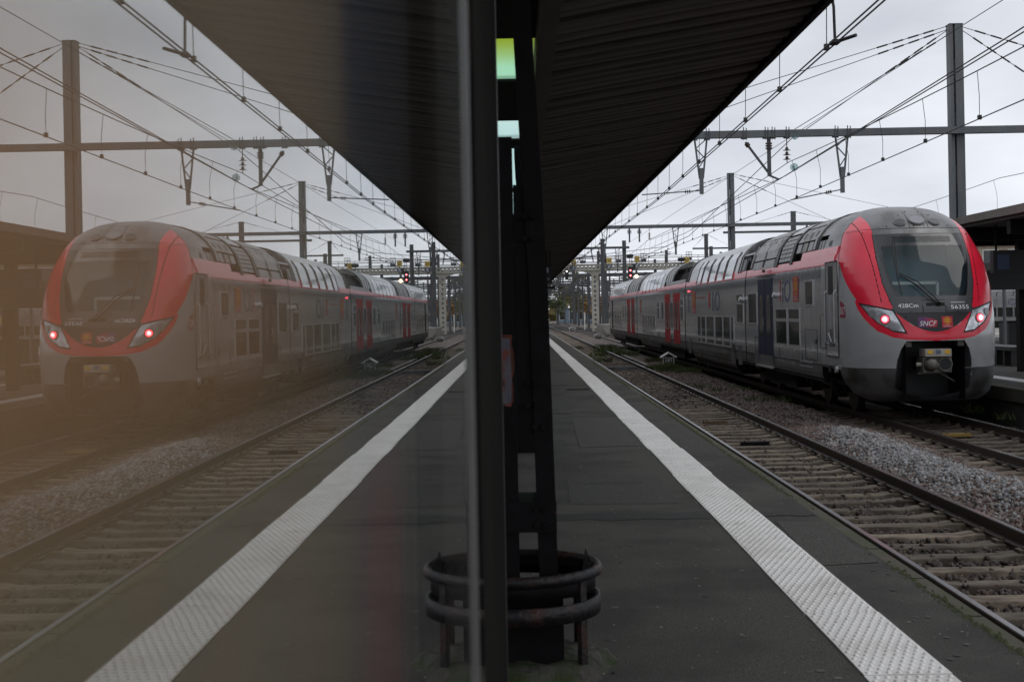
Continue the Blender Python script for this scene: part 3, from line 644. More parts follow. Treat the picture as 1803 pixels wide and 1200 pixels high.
# columns
def canopy_column(y, first=False, label='', z1=3.56):
    t = thing('canopy_column', (0, y, 0), label, 'column', 'riveted columns carrying the near canopy')
    d = .15
    m = MB(); m.box(-.108, -.022, y-d, y+d, 0, 2.47); m.build('leg', M['steel_dark'], t)
    m = MB(); v = []
    for z, x0, x1 in ((0,.078,.163),(1.8,.044,.130),(z1,-.030,.056)):
        v += [(x0,y-d-.005,z),(x1,y-d-.005,z),(x1,y+d+.005,z),(x0,y+d+.005,z)]
    f = []
    for i in range(2):
        for k in range(4): l = (k+1) % 4; f.append((i*4+k, i*4+l, i*4+4+l, i*4+4+k))
    m.add(v, f+[(3,2,1,0),(8,9,10,11)]); m.build('leg', M['steel_dark'], t)
    m = MB(); m.box(-.125, .175, y-d-.02, y+d+.02, .0, .36); m.build('base_shoe', M['steel_dark'], t)
    m = MB(); m.prism([(-.02,1.10),(.062,1.10),(.03,2.25),(-.02,2.25)], 'y', y-.135, y+.135); m.build('gusset', M['steel_dark'], t)
    m = MB(); m.box(-.118, .152, y-d-.018, y+d+.018, .655, .795); m.build('batten', M['steel_dark'], t)
    m = MB(); m.prism([(-.03,z1-.02),(-.03,z1+.1),(.2,z1+.1),(.2,z1-.02),(.06,z1-.30),(-.02,z1-.30)], 'y', y-.09, y+.09); m.build('head_bracket', M['steel_dark'], t)
    if first:
        for z in (.69, .76, 1.14, 1.24, 1.34, 2.0, 2.1):
            for x in (-.09, .06, .10):
                if x > .02 and z > 1.2: x -= .03
                m = MB(); m.cyl((x, y-d-.026, z), (0,1,0), .013, .02, 8); m.build('rivet', M['steel_dark'], t)
        # rough plinth
        bm = bmesh.new(); bmesh.ops.create_grid(bm, x_segments=24, y_segments=24, size=.5)
        me = bpy.data.meshes.new('plinth')
        for v_ in bm.verts:
            r = math.hypot(v_.co.x, v_.co.y)/.44; a = math.atan2(v_.co.y, v_.co.x)
            e = 1+.05*math.sin(3*a+1)+.04*math.sin(7*a)
            v_.co.z = .075*(1/(1+math.exp((r/e-.93)*30)))+.012*math.sin(v_.co.x*31+1)*math.sin(v_.co.y*27)*(r < 1)-.012
        bm.to_mesh(me); bm.free()
        M['plinth'] = mat('plinth', (.035,.032,.028), .95, c2=(.075,.07,.062), scale=9, bump=1.0, bscale=30, c3=(.022,.032,.008), s3=5, p3=(.42,.55))
        o = link_mesh('plinth', me, M['plinth'], t, True, loc=(-.03, y, 0))
    return t
cols = [6.15, 15.7, 25.2, 34.8, 44.4, 54, 63.6, 73, 83, 93]
nth = ['nearest, with rust spots and a torn sticker', 'second', 'third', 'fourth', 'fifth', 'sixth', 'seventh', 'eighth', 'ninth', 'tenth']
for i, yy in enumerate(cols):
    lab = 'black riveted canopy column, nearest the camera, legs splayed above the hoop guard' if i == 0 else 'black canopy column, %s in the row from the camera' % nth[i]
    c_ = canopy_column(yy, i == 0, lab)
    if i == 0: col0 = c_
    else:
        m = MB(); m.box(-.3, .05, yy-.5, yy+.5, .35, .95); m.build('bin_box', M['black'], c_)
# torn sticker on the nearest column
m = MB(); yb = 6.15-.15-.004
stk = thing('torn_sticker', (-.07, yb, 1.3), 'torn orange and grey poster scrap stuck to the nearest column', 'sticker')
M['stick_o'] = mat('sticker_orange', (.12,.026,.010), .8, c2=(.06,.016,.008), scale=14)
M['stick_w'] = mat('sticker_print', (.15,.115,.11), .8, c2=(.07,.08,.115), scale=11, c3=(.16,.045,.035), s3=16, p3=(.5,.6))
pol = [(-.10,1.24),(-.035,1.25),(-.034,1.30),(-.040,1.36),(-.028,1.40),(-.030,1.47),(-.040,1.52),(-.036,1.56),(-.105,1.565)]
MB().prism(pol, 'y', yb, yb+.003).build('backing', M['stick_o'], stk)
MB().prism([(-.102,1.236),(-.046,1.232),(-.042,1.38),(-.048,1.545),(-.102,1.55)], 'y', yb-.004, yb-.001).build('print', M['stick_w'], stk)

# hoop guard round the nearest column
gx, gy, gr = -.03, 6.15, .385
hg = thing('column_guard', (gx, gy, 0), 'round rusty black hoop guard around the foot of the nearest column', 'guard')
def hoop(z0, z1, r, th, n=56):
    m = MB()
    for k in range(n):
        a = k*2*math.pi/n; c, s = math.cos(a), math.sin(a)
        m.v += [(gx+c*r,gy+s*r*.94,z0),(gx+c*r,gy+s*r*.94,z1),(gx+c*(r-th),gy+s*(r-th)*.94,z1),(gx+c*(r-th),gy+s*(r-th)*.94,z0)]
    for k in range(n):
        l = (k+1) % n
        for q in range(4): p = (q+1) % 4; m.f.append((k*4+q, k*4+p, l*4+p, l*4+q))
    return m
hoop(.265, .345, gr, .02).build('lower_band', M['guard'], hg, True)
hoop(.375, .455, gr-.022, .012).build('inner_band', M['steel_dark'], hg, True)
MB().tube([(gx+math.cos(a)*(gr-.012), gy+math.sin(a)*(gr-.012)*.94, .462) for a in np.linspace(0, 2*math.pi, 57)[:-1]], .026, 8, closed=True).build('top_rail', M['guard'], hg, True)
for a in (-.62, .62, math.pi-.62, math.pi+.62):
    x, y = gx+math.cos(a)*(gr-.03), gy+math.sin(a)*(gr-.03)*.94
    MB().bar((x, y, 0), (x, y, .46), .05, .022, (math.cos(a), math.sin(a), 0)).build('leg', M['guard'], hg)
for a in (.12, math.pi-.12):
    x, y = gx+math.cos(a)*(gr-.05), gy+math.sin(a)*(gr-.05)
    m = MB(); m.prism([(x-.03,.44),(x+.03,.44),(x+.012*math.copysign(1,math.cos(a))*-1,.545)], 'y', y-.012, y+.012); m.build('finial', M['guard'], hg)

# hanging platform sign and box under the canopy
hs_ = thing('platform_sign', (.98, 45, 2.7), 'black hanging platform sign with number one and arrow', 'sign')
m = MB(); m.box(.83, 1.13, 44.95, 45.05, 2.68, 3.28); m.build('board', M['black'], hs_)
for s in (.88, 1.08): MB().box(s-.015, s+.015, 44.98, 45.02, 3.28, 3.8).build('hanger', M['steel_dark'], hs_)
text('1', lambda u, v: (.98+u, 44.945, v), -.03, .04, 3.03, 3.2, M['pale'], hs_)
m = MB(); m.bar((.91,44.944,2.92), (1.03,44.944,2.79), .018, .004, (0,1,0)); m.bar((1.035,44.944,2.86), (1.035,44.944,2.785), .018, .004, (0,1,0)); m.bar((.965,44.944,2.785), (1.04,44.944,2.785), .018, .004, (0,1,0)); m.build('arrow', M['pale'], hs_)
hx = thing('hanging_box', (1.05, 45.6, 2.45), 'flat black box hanging below the platform sign', 'box')
m = MB(); m.box(.86, 1.26, 45.4, 45.8, 2.48, 2.58); m.build('body', M['black'], hx); m = MB(); m.box(1.02, 1.14, 45.45, 45.7, 2.40, 2.48); m.build('lens', M['lamp_off'], hx)
MB().box(.96, .99, 45.58, 45.62, 2.58, 3.8).build('hanger', M['steel_dark'], hx)

# ================================================================== GLASS DISPLAY CASE BESIDE THE CAMERA
GX = -.055                                     # glass face
case = thing('display_case', (-.14, 1.0, 0), 'tall glazed poster case whose glass mirrors the train', 'display case')
def pane(y0, y1, z0=.30, z1=3.05):
    return MB().box(GX-.006, GX, y0, y1, z0, z1).build('glass_pane', M['glass'], case)
pane(-1.6, 1.39)
M['case_panel'] = mat('case_side_panel', (.016,.015,.014), .9, c2=(.020,.019,.017), scale=3, spec=.004)
MB().box(GX-.006, GX, 1.72, 3.72, .30, 3.05).build('side_panel', M['case_panel'], case); pane(1.434, 1.716)
MB().box(GX-.03, GX+.004, 1.394, 1.43, .26, 3.1).build('mullion', M['alu_mid'], case)
MB().box(-.24, GX+.002, 3.724, 3.80, 0, 3.15).build('end_post', M['alu_dark'], case)
MB().box(-.24, GX+.002, -1.68, -1.604, 0, 3.15).build('end_post', M['alu_dark'], case)
MB().box(-.236, GX-.001, -1.6, 3.72, .02, .298).build('bottom_rail', M['alu_dark'], case)
MB().box(-.236, GX-.001, -1.6, 3.72, 3.052, 3.14).build('top_rail', M['alu_dark'], case)
MB().box(-.236, -.20, -1.6, 3.72, .3, 3.05).build('back_panel', M['gap'], case)
def poster_mat():
    """blurred colour fields of a printed poster: tan, greenish grey, a dark red column, deep blue above."""
    m = bpy.data.materials.new('poster_print'); m.use_nodes = True; N = m.node_tree; b = N.nodes['Principled BSDF']; b.inputs['Roughness'].default_value = .6
    g_ = N.nodes.new('ShaderNodeNewGeometry'); s_ = N.nodes.new('ShaderNodeSeparateXYZ'); N.links.new(g_.outputs['Position'], s_.inputs[0])
    def rng_(sock, a, b2):
        r = N.nodes.new('ShaderNodeMapRange'); r.interpolation_type = 'SMOOTHSTEP'; r.inputs[1].default_value = a; r.inputs[2].default_value = b2; N.links.new(sock, r.inputs[0]); return r.outputs[0]
    def mul(a, b2):
        k = N.nodes.new('ShaderNodeMath'); k.operation = 'MULTIPLY'; N.links.new(a, k.inputs[0]); N.links.new(b2, k.inputs[1]); return k.outputs[0]
    def mixc(f, a, c):
        k = N.nodes.new('ShaderNodeMixRGB'); N.links.new(f, k.inputs[0])
        if isinstance(a, tuple): k.inputs[1].default_value = (*a, 1)
        else: N.links.new(a, k.inputs[1])
        k.inputs[2].default_value = (*c, 1); return k.outputs[0]
    t = N.nodes.new('ShaderNodeTexNoise'); t.inputs['Scale'].default_value = 7.0; t.inputs['Detail'].default_value = 2; N.links.new(g_.outputs['Position'], t.inputs['Vector'])
    Y, Z = s_.outputs['Y'], s_.outputs['Z']
    c = mixc(rng_(t.outputs[0], .36, .64), (.185,.132,.066), (.165,.134,.074))
    c = mixc(mul(mul(rng_(Z, 1.575, 1.655), rng_(Z, 1.80, 1.70)), rng_(Y, .95, .55)), c, (.32,.170,.070))   # warm tan field
    c = mixc(mul(rng_(Z, 1.71, 1.80), rng_(Y, .62, .45)), c, (.17,.132,.092))       # paler grey heading
    c = mixc(mul(rng_(Y, .48, .62), rng_(Z, 1.66, 1.78)), c, (.24,.178,.108))
    c = mixc(rng_(Y, .90, 1.10), c, (.07,.074,.066))
    c = mixc(mul(mul(rng_(Y, .96, 1.22), rng_(Y, 1.62, 1.28)), rng_(Z, 1.6, 1.45)), c, (.20,.052,.042))
    c = mixc(mul(rng_(Y, .95, 1.05), rng_(Z, 1.7, 1.85)), c, (.018,.024,.042))
    N.links.new(c, b.inputs['Base Color']); return m
MB().box(-.135, -.130, -1.55, 1.60, .36, 3.0).build('poster', poster_mat(), case)
MB().box(-.135, -.130, 1.66, 3.66, .36, 3.0).build('poster', M['black'], case)

# ================================================================== OVERHEAD LINES
def mast(t, x, y, z0, z1, w=.42, far=False):
    if far: return MB().box(x-w/2, x+w/2, y-w*.4, y+w*.4, z0, z1).build('mast', M['mast_dark'], t)
    m = MB(); m.box(x-w/2, x-w/2+.09, y-.17, y+.17, z0, z1); m.box(x-w/2+.15, x+w/2, y-.17, y+.17, z0, z1)
    o = m.build('mast', M['mast'], t)
    z = z0+.3
    while z < z1-.3:
        MB().box(x-w/2+.088, x-w/2+.152, y-.06, y+.16, z, z+.95).build('batten', M['mast'], o); z += 1.55
    MB().box(x-w/2-.01, x+w/2+.01, y-.18, y+.18, z1, z1+.02).build('cap', M['mast_dark'], o)
    return o
def stay(t, a, b, thick=1.6):
    a, b = Vector(a), Vector(b); m = MB(); m.tube([a, b], .011, 5); d = (b-a).normalized()
    for s in (.25, .55, .85, 1.15):
        m.tube([a+d*s*thick, a+d*(s+.2)*thick], .026, 5)
    m.build('stay_wire', M['wire'], t)
def drop(t, x, y, zt, zb, side=-1, arm=1.8, zarm=None, contact=None):
    m = MB(); k = .18
    m.bar((x-k, y, zt), (x-.05, y, zb+.45), .05, .05); m.bar((x+k, y, zt), (x+.05, y, zb+.45), .05, .05)
    for i in range(4):
        u0, u1 = i/4, (i+1)/4; s = 1 if i % 2 else -1
        w0 = k+(.05-k)*u0; w1 = k+(.05-k)*u1
        m.bar((x-s*w0, y, zt+(zb+.45-zt)*u0), (x+s*w1, y, zt+(zb+.45-zt)*u1), .03, .03)
    m.bar((x, y, zb+.75), (x, y, zb), .11, .11)
    o = m.build('drop_bracket', M['mast'], t)
    if contact:
        MB().tube([(x, y, zb+.1), contact], .018, 6).build('registration_arm', M['mast_dark'], t)
        d = (Vector(contact)-Vector((x,y,zb+.1))).normalized(); p = Vector((x,y,zb+.1))+d*.35
        m = MB()
        for q in range(3): m.cyl(p+d*q*.06, d, .055, .02, 10)
        m.build('insulator', M['insul'], t)
    return o
def insul_string(t, x, y, zt, zb, n=3):
    m = MB(); m.tube([(x,y,zt),(x,y,zb)], .014, 5); o = m.build('hanger_rod', M['wire'], t); L = (zt-zb)
    for k in range(n):
        m = MB(); z = zb+L*(.15+.18*k); m.cyl((x,y,z), (0,0,1), .12, .03, 14, .05); m.cyl((x,y,z+.04), (0,0,1), .045, .06, 10); m.build('insulator', M['insul'], t)
def portal(y, x0, x1, zb, masts, label, near=True, ztop=9.85):
    t = thing('catenary_portal', (masts[0][0], y, -.7), label, 'catenary portal', 'steel portals carrying the overhead lines')
    MB().box(x0, x1, y-.11, y+.11, zb-.10, zb+.10).build('beam', M['mast'] if near else M['mast_dark'], t)
    for (mx_, zt) in masts:
        mast(t, mx_, y+.30, -.7, zt, .39 if near else .34, not near)
    return t
Y1 = 38.0
pt1 = portal(Y1, -9, 19, 6.73, [(12.9, 9.85)], 'nearest grey catenary portal with tall mast rising behind the train nose')
drop(pt1, 5.36, Y1, 6.63, 5.02, contact=(3.62, Y1, 5.03))
drop(pt1, 9.46, Y1, 6.63, 4.98, contact=(7.95, Y1, 4.80))
drop(pt1, 1.0, Y1, 6.63, 5.02)
for x in (5.18, 5.54, 6.62, 7.25, 7.45, 7.86, 9.28, 9.64):
    m = MB(); m.bar((x-.03, Y1-.12, 6.55), (x-.03, Y1-.12, 6.92), .025, .02); m.bar((x+.05, Y1-.12, 6.55), (x+.05, Y1-.12, 6.90), .025, .02); m.box(x-.07, x+.09, Y1-.14, Y1+.14, 6.60, 6.628); m.build('clamp', M['mast_dark'], pt1)
m = MB(); m.bar((7.34, Y1, 6.6), (7.34, Y1, 5.5), .10, .10); m.bar((6.66, Y1, 6.5), (7.30, Y1, 5.62), .06, .06); m.bar((7.34,Y1,5.52), (7.62,Y1,5.40), .05, .05); m.build('insulated_strut', M['mast_dark'], pt1)
m = MB()
for z in (6.45, 6.38, 6.31): m.cyl((7.34, Y1, z), (0,0,1), .10, .035, 12)
m.cyl((6.72, Y1, 6.42), (.6,0,-.8), .07, .12, 10); m.build('insulator', M['insul'], pt1)
insul_string(pt1, 7.86, Y1, 6.62, 5.88)
for (x, z) in ((8.02, 6.60), (7.98, 5.70)):
    m = MB(); m.cyl((x, Y1-.4, z), (.3,1,-.2), .12, .05, 18, .04); m.cyl((x, Y1-.32, z-.01), (.3,1,-.2), .04, .2, 10); m.build('glass_insulator', M['insul_glass'], pt1)
for (p, q) in (((12.68,38.3,9.70),(8.44,38,6.85)), ((12.68,38.3,9.55),(8.1,38,6.85)), ((12.68,38.3,9.82),(2.4,38,6.85)), ((12.68,38.3,9.72),(4.1,38,6.85)), ((13.12,38.3,9.80),(19,38,7.8)), ((13.12,38.3,9.70),(17,38,6.85))): stay(pt1, p, q)
Y2 = 78.7
pt2 = portal(Y2, -7, 20.6, 6.72, [(12.9, 9.85)], 'second catenary portal with its mast over the middle of the train roof')
for x in (3.9+1.3, 7.88+1.6, 16.2+1.6): drop(pt2, x, Y2, 6.62, 5.0, contact=(x-1.7, Y2, 4.9))
for x in (6.7, 7.3, 17.4, 19.2):
    m = MB(); m.bar((x, Y2, 6.62), (x, Y2, 5.8), .09, .09)
    for z in (6.5, 6.42, 6.34): m.cyl((x, Y2, z), (0,0,1), .13, .04, 8)
    m.build('insulated_strut', M['mast_dark'], pt2)
insul_string(pt2, 7.9, Y2, 6.62, 5.9)
for (p, q) in (((12.7,79,9.7),(2.4,Y2,6.8)), ((12.7,79,9.6),(5.5,Y2,6.8)), ((13.1,79,9.8),(25,Y2,7.0)), ((13.1,79,9.7),(19,Y2,6.8))): stay(pt2, p, q)
Y3 = 119.0
pt3 = portal(Y3, -9, 10.1, 7.45, [(9.65, 8.1), (-8.5, 9)], 'third catenary portal just beyond the train tail', False)
drop(pt3, 9.0, Y3, 7.35, 5.3); drop(pt3, 4.9, Y3, 7.35, 5.3, contact=(3.9, Y3, 5.0))
for x in (6.6, 7.3):
    m = MB(); m.bar((x, Y3, 7.35), (x+.2, Y3, 6.2), .1, .1); m.build('insulated_strut', M['mast_dark'], pt3)
def lone_mast(x, y, zt, label, arm=None):
    t = thing('catenary_mast', (x, y, -.7), label, 'catenary mast', 'single steel masts among the far tracks')
    mast(t, x, y, -.7, zt, .40, True)
    if arm:
        MB().box(x+arm[0], x+arm[1], y-.1, y+.1, zt-arm[2]-.09, zt-arm[2]+.09).build('arm', M['mast_dark'], t)
        stay(t, (x, y, zt), (x+arm[0], y, zt-arm[2]), 1); stay(t, (x, y, zt), (x+arm[1], y, zt-arm[2]), 1)
lone_mast(23.5, 111.5, 9.9, 'grey mast with stay wires behind the portal beam above the train cab', (-6, 7, 1.7))
lone_mast(20.7, 144, 10.0, 'dark short mast with a side arm right of the yellow speed signs', (-1.5, 3, 1.6))
lone_mast(8.7, 135.5, 9.2, 'dark mast standing on the far platform end left of the train tail')
lone_mast(22.4, 152, 9.0, 'grey mast beside the dark short one beyond the train roof')
k = 0
fy = [164, 173, 182, 193, 205, 218, 232, 246, 262, 280, 298, 340]
ords = ['fourth', 'fifth', 'sixth', 'seventh', 'eighth', 'ninth', 'tenth', 'eleventh', 'twelfth', 'thirteenth', 'fourteenth', 'last and farthest']
for y_, nm in zip(fy, ords):
    ms = [(x+random.uniform(-1.2,1.2), 8.2+random.uniform(-.6,1.6)) for x in (-13, -5.5, 3.0, 10.5, 19, 29)]
    t = portal(y_, -16, 32, 6.6+random.uniform(-.5,.9), ms, 'distant catenary portal, %s from the camera' % nm, False)
    for x in (-8, -2, 2.2, 5.5, 9.3, 14):
        MB().bar((x, y_, 6.5), (x, y_, 5.0), .16, .12).build('drop_bracket', M['mast_dark'], t)
    MB().box(-16, 32, y_-.06, y_+.06, 5.3+.3*math.sin(y_), 5.4+.3*math.sin(y_)).build('cross_span', M['mast_dark'], t)
    MB().box(-16, 32, y_-.05, y_+.05, 7.9+.5*math.sin(y_*1.7), 7.98+.5*math.sin(y_*1.7)).build('cross_span', M['mast_dark'], t)

# wires along the tracks
def span_z(y, sup, zs, zm):
    for a, b in zip(sup[:-1], sup[1:]):
        if a <= y <= b:
            t = (y-a)/(b-a); return zm+(zs-zm)*(2*t-1)**2
    return zs
def overhead(name, x, sup, zc, zs, zm, label, y0, y1, step=3.05, double=False, r=.011, jog=.16, dr=True):
    t = thing(name, (x, sup[1], zc), label, 'overhead line', 'overhead lines above the tracks')
    def cx(y):
        for i, (a, b) in enumerate(zip(sup[:-1], sup[1:])):
            if a <= y <= b:
                u = (y-a)/(b-a); s = jog*(1 if i % 2 else -1); return x+s*(1-2*u)
        return x
    ys_ = np.unique(np.concatenate([np.arange(y0, y1, 2.5), [s for s in sup if y0 <= s <= y1], [y1]]))
    for dx in ((-.035, .035) if double else (0,)):
        MB().tube([(cx(y)+dx, y, zc) for y in ys_], r, 5).build('contact_wire', M['wire'], t)
    MB().tube([(x+(cx(y)-x)*.3, y, span_z(y, sup, zs, zm)) for y in ys_], r, 5).build('messenger_wire', M['wire'], t)
    if dr:
        y = y0+1
        while y < min(y1, 118):
            m = MB(); zt = span_z(y, sup, zs, zm); a = cx(y)
            m.tube([(x+(a-x)*.3, y, zt), (a+.02, y+.05, (zt+zc)/2), (a, y, zc+.02)], .006, 4); m.box(a-.03, a+.03, y-.03, y+.03, zc-.015, zc+.06); m.build('dropper', M['wire'], t); y += step
    return t
sup = [-2.7, 38.0, 78.7, 119, 164, 205, 262, 340]
ol1 = overhead('overhead_line', 3.88, sup, 4.86, 6.25, 5.9, 'double contact wire and droppers above the platform track', 3, 330, double=True)
ol2 = overhead('overhead_line', 7.86, sup, 4.82, 5.9, 5.62, 'overhead wire and droppers above the train', 6, 330)
ol3 = overhead('overhead_line', 16.2, [s+6 for s in sup], 4.83, 5.9, 5.6, 'overhead wire behind the second platform canopy', 10, 330)
ol4 = overhead('overhead_line', 25.5, [s+3 for s in sup], 4.9, 6.0, 5.7, 'far overhead wire above the rightmost tracks', 20, 330)
m = MB(); m.tube([(3.86,15.9,6.3),(3.80,15.8,5.7),(3.88,15.85,5.3),(3.9,15.9,4.92)], .018, 6); m.build('jumper_cable', M['wire'], ol1)
m = MB(); m.box(3.85, 3.95, 15.8, 16.0, 4.86, 4.90); m.tube([(3.9,15.9,4.88),(4.08,15.6,4.90)], .022, 6); m.build('jumper_clamp', M['wire'], ol1)
def feeder(pts, label, r=.012):
    t = tag(MB().tube(pts, r, 5).build('feeder_cable', M['wire']), label, 'cable', 'feeder cables strung along the portals')
feeder([(12.45,3,9.2),(12.5,38,9.45),(12.5,78.7,9.45),(12.4,119,9.3),(12.4,330,9.2)], 'feeder cable running past the top of the nearest mast')
feeder([(7.6,4,6.2),(7.62,20,5.78),(7.62,38,5.40),(7.7,60,5.2),(7.9,78.7,5.4)], 'feeder cable sloping down to the insulated strut above the train')
feeder([(7.75,5,6.05),(7.8,38,5.5),(7.7,78.7,5.85)], 'thin feeder cable just under the messenger wire above the train')
feeder([(8.0,37.6,6.6),(6.8,52,4.6),(5.6,60,4.1)], 'slanting stay cable crossing behind the insulators')
for (a, b_, nm) in (((-9,150,9),(24,240,7),'one'), ((-12,205,8),(16,140,8.5),'two'), ((2,120,7.4),(18,190,8.6),'three'), ((14,120,7),(-6,182,8.4),'four')):
    feeder([a, b_], {'one':'distant cable rising leftwards beyond the gantry','two':'distant cable crossing high behind the gantry','three':'distant cable slanting right from the third portal','four':'distant cable slanting left past the red signal'}[nm], .03)

# ================================================================== SIGNAL GANTRY
GY = 150.0
def perforated(m, x0, x1, z0, z1, y, r, horiz):
    L = (x1-x0) if horiz else (z1-z0); W = (z1-z0) if horiz else (x1-x0); n = max(1, round(L/(W*.75))); c = L/n
    for i in range(n):
        if horiz: a, b, p, q = x0+i*c, x0+(i+1)*c, z0, z1
        else: a, b, p, q = x0, x1, z0+i*c, z0+(i+1)*c
        mx_, mz = (a+b)/2, (p+q)/2
        outer = [(b,mz),(b,q),(mx_,q),(a,q),(a,mz),(a,p),(mx_,p),(b,p)]
        inner = [(mx_+math.cos(k*math.pi/4)*r, mz+math.sin(k*math.pi/4)*r) for k in range(8)]
        for yy in (y, y+.05):
            b0 = len(m.v); m.v += [(u,yy,v) for u, v in outer]+[(u,yy,v) for u, v in inner]
            for k in range(8): l = (k+1) % 8; m.f.append((b0+k, b0+l, b0+8+l, b0+8+k))
        b0 = len(m.v)-8
        for k in range(8): l = (k+1) % 8; m.f.append((b0-16+k, b0-16+l, b0+l, b0+k))
gan = thing('signal_gantry', (8.7, GY, -.6), 'cream perforated steel signal gantry spanning the tracks beyond the train', 'signal gantry')
m = MB(); perforated(m, 8.34, 9.06, -.6, 6.45, GY-.3, .15, False); perforated(m, 8.34, 9.06, -.6, 6.45, GY+.25, .15, False)
m.box(8.30, 8.34, GY-.31, GY+.31, -.6, 6.45); m.box(9.06, 9.10, GY-.31, GY+.31, -.6, 6.45); m.build('column', M['cream'], gan)
m = MB(); perforated(m, 3.0, 26, 6.45, 7.05, GY-.45, .17, True); m.box(3, 26, GY-.5, GY-.35, 7.05, 7.12); m.box(3, 26, GY-.5, GY-.35, 6.38, 6.45); m.build('girder', M['cream'], gan)
m = MB(); perforated(m, 3.0, 26, 6.45, 7.05, GY+.45, .17, True); m.box(3, 26, GY+.4, GY+.55, 7.05, 7.12); m.build('girder', M['cream'], gan)
m = MB(); m.prism([(7.2,6.38),(10.2,6.38),(9.1,5.95),(8.3,5.95)], 'y', GY-.28, GY+.28); m.build('haunch', M['cream'], gan)
MB().box(3, 26, GY-.62, GY-.56, 7.32, 7.38).build('walkway_rail', M['mast_dark'], gan)
MB().box(3, 26, GY-.62, GY-.56, 7.90, 7.95).build('walkway_rail', M['mast_dark'], gan)
for x in np.arange(3.4, 26, 1.9): MB().box(x, x+.05, GY-.62, GY-.57, 7.1, 7.95).build('rail_post', M['mast_dark'], gan)
def at(px, py, Y):
    dx, dy = px-915, py-551; a, b = dx-.019*dy, dy+.019*dx
    return a*Y/2300, CAMH-b*Y/2300
def sign_plate(px, py, w, h, txt, c, tc, nm, label, cat, Y=GY-.8):
    x, z = at(px, py, Y); t = thing(nm, (x, Y, z), label, cat, 'plates on the signal gantry')
    MB().box(x-w/2, x+w/2, Y, Y+.05, z-h/2, z+h/2).build('plate', c, t)
    text(txt, lambda u, v: (x+u, Y-.012, z+v), -w*.36, w*.36, -h*.33, h*.33, tc, t)
    MB().box(x-.04, x+.04, Y+.06, Y+.14, z-1.0, z+h/2).build('bracket', M['mast_dark'], t)
for i, (px, py, s_, lab) in enumerate(((1072.6,458.5,'30','first from the left'), (1121.5,456,'50','second from the left'), (1209,457.5,'50','third, just above the train roof'), (1010,462,'0','half hidden by the canopy'))):
    sign_plate(px, py, .60, .66, s_, M['yellow'], M['black'], 'speed_sign', 'yellow speed sign reading %s on the gantry, %s' % (s_, lab), 'speed sign')
for i, (px, py, lab) in enumerate(((1072.5,469,'first'), (1121.5,467.5,'second'), (1209,466.5,'third'), (1009,471,'leftmost'))):
    sign_plate(px, py, .56, .44, 'Z', M['blue_sign'], M['white'], 'zone_sign', 'small dark blue Z plate under the %s yellow speed sign' % lab, 'zone sign')
def oval_signal(px, py, label, Y=GY-.9):
    x, z = at(px, py, Y); t = thing('railway_signal', (x, Y, z), label, 'signal', 'dark signal heads on the gantry')
    m = MB(); n = 20
    pr = [(x+math.copysign(.22, math.cos(a))+.2*math.cos(a), z+.2*math.sin(a)) for a in np.linspace(0, 2*math.pi, n, endpoint=False)]
    m.prism(pr, 'y', Y, Y+.12); m.build('backboard', M['black'], t)
    for s in (-.2, .2): MB().cyl((x+s, Y-.08, z), (0,1,0), .09, .16, 10).build('hood', M['black'], t)
    MB().box(x-.03, x+.03, Y+.13, Y+.2, z-.8, z).build('bracket', M['mast_dark'], t)
oval_signal(1061.5, 458.5, 'black oval signal head left of the speed sign reading 30')
oval_signal(1109, 450.5, 'black oval signal head above the red signal')
oval_signal(1199.5, 456.5, 'black oval signal head above the train roof')
def cage(px, py, label):
    x, z = at(px, py, GY); t = thing('signal_cage', (x, GY, z), label, 'cage', 'mesh cages on the signal gantry')
    for q in (-.3, .3):
        m = MB()
        for s in (-.3, 0, .3): m.bar((x+s, GY+q, z-.45), (x+s, GY+q, z+.45), .03, .03)
        for v in (-.45, -.15, .15, .45): m.bar((x-.3, GY+q, z+v), (x+.3, GY+q, z+v), .03, .03)
        m.build('mesh_frame', M['mast'], t)
    MB().box(x-.28, x+.28, GY-.2, GY+.2, z-.5, z-.2).build('box', M['mast_dark'], t)
for px, py, lb in ((1026,456,'leftmost, beside the canopy edge'), (1089,454,'right of the sign reading 30'), (1133,453,'right of the second speed sign'), (1213,450,'behind the third speed sign')): cage(px, py, 'small wire mesh cage on the gantry, '+lb)
# red signal
Y = 140.0; x, z = at(1110, 480, Y)
rs = thing('red_signal', (x, Y, z), 'black signal showing two red lights above the train tail', 'signal')
MB().box(x-.26, x+.26, Y, Y+.2, z-.62, z+.62).build('backboard', M['black'], rs)
MB().box(x+.26, x+.56, Y+.02, Y+.2, z+.35, z+.95).build('side_head', M['black'], rs)
for s in (-.3, .25):
    MB().cyl((x, Y-.02, z+s), (0,1,0), .10, .04, 14).build('lamp', M['lamp_red'], rs)
    MB().cyl((x, Y-.05, z+s), (0,1,0), .05, .03, 10).build('lamp_core', M['lamp_core'], rs)
MB().box(x-.06, x+.06, Y+.22, Y+.34, -.6, z+.5).build('post', M['mast_dark'], rs)
x2, z2 = at(998, 483, 120)
ws = thing('white_light_signal', (x2, 120, z2), 'small signal with a white light hanging by the canopy end', 'signal')
MB().box(x2-.16, x2+.16, 120, 120.15, z2-.5, z2+.5).build('backboard', M['black'], ws)
MB().cyl((x2, 119.97, z2+.28), (0,1,0), .08, .04, 12).build('lamp', mat('lamp_white', (1,1,1), .3, emit=(1,1,1), estr=1.6), ws)
MB().box(x2-.03, x2+.03, 120.16, 120.22, z2, 7.36).build('hanger', M['mast_dark'], ws)
x3, z3 = at(1120.5, 486.5, 158)
wl = thing('warm_lamp', (x3, 158, z3), 'glowing warm lamp right of the red signal', 'lamp')
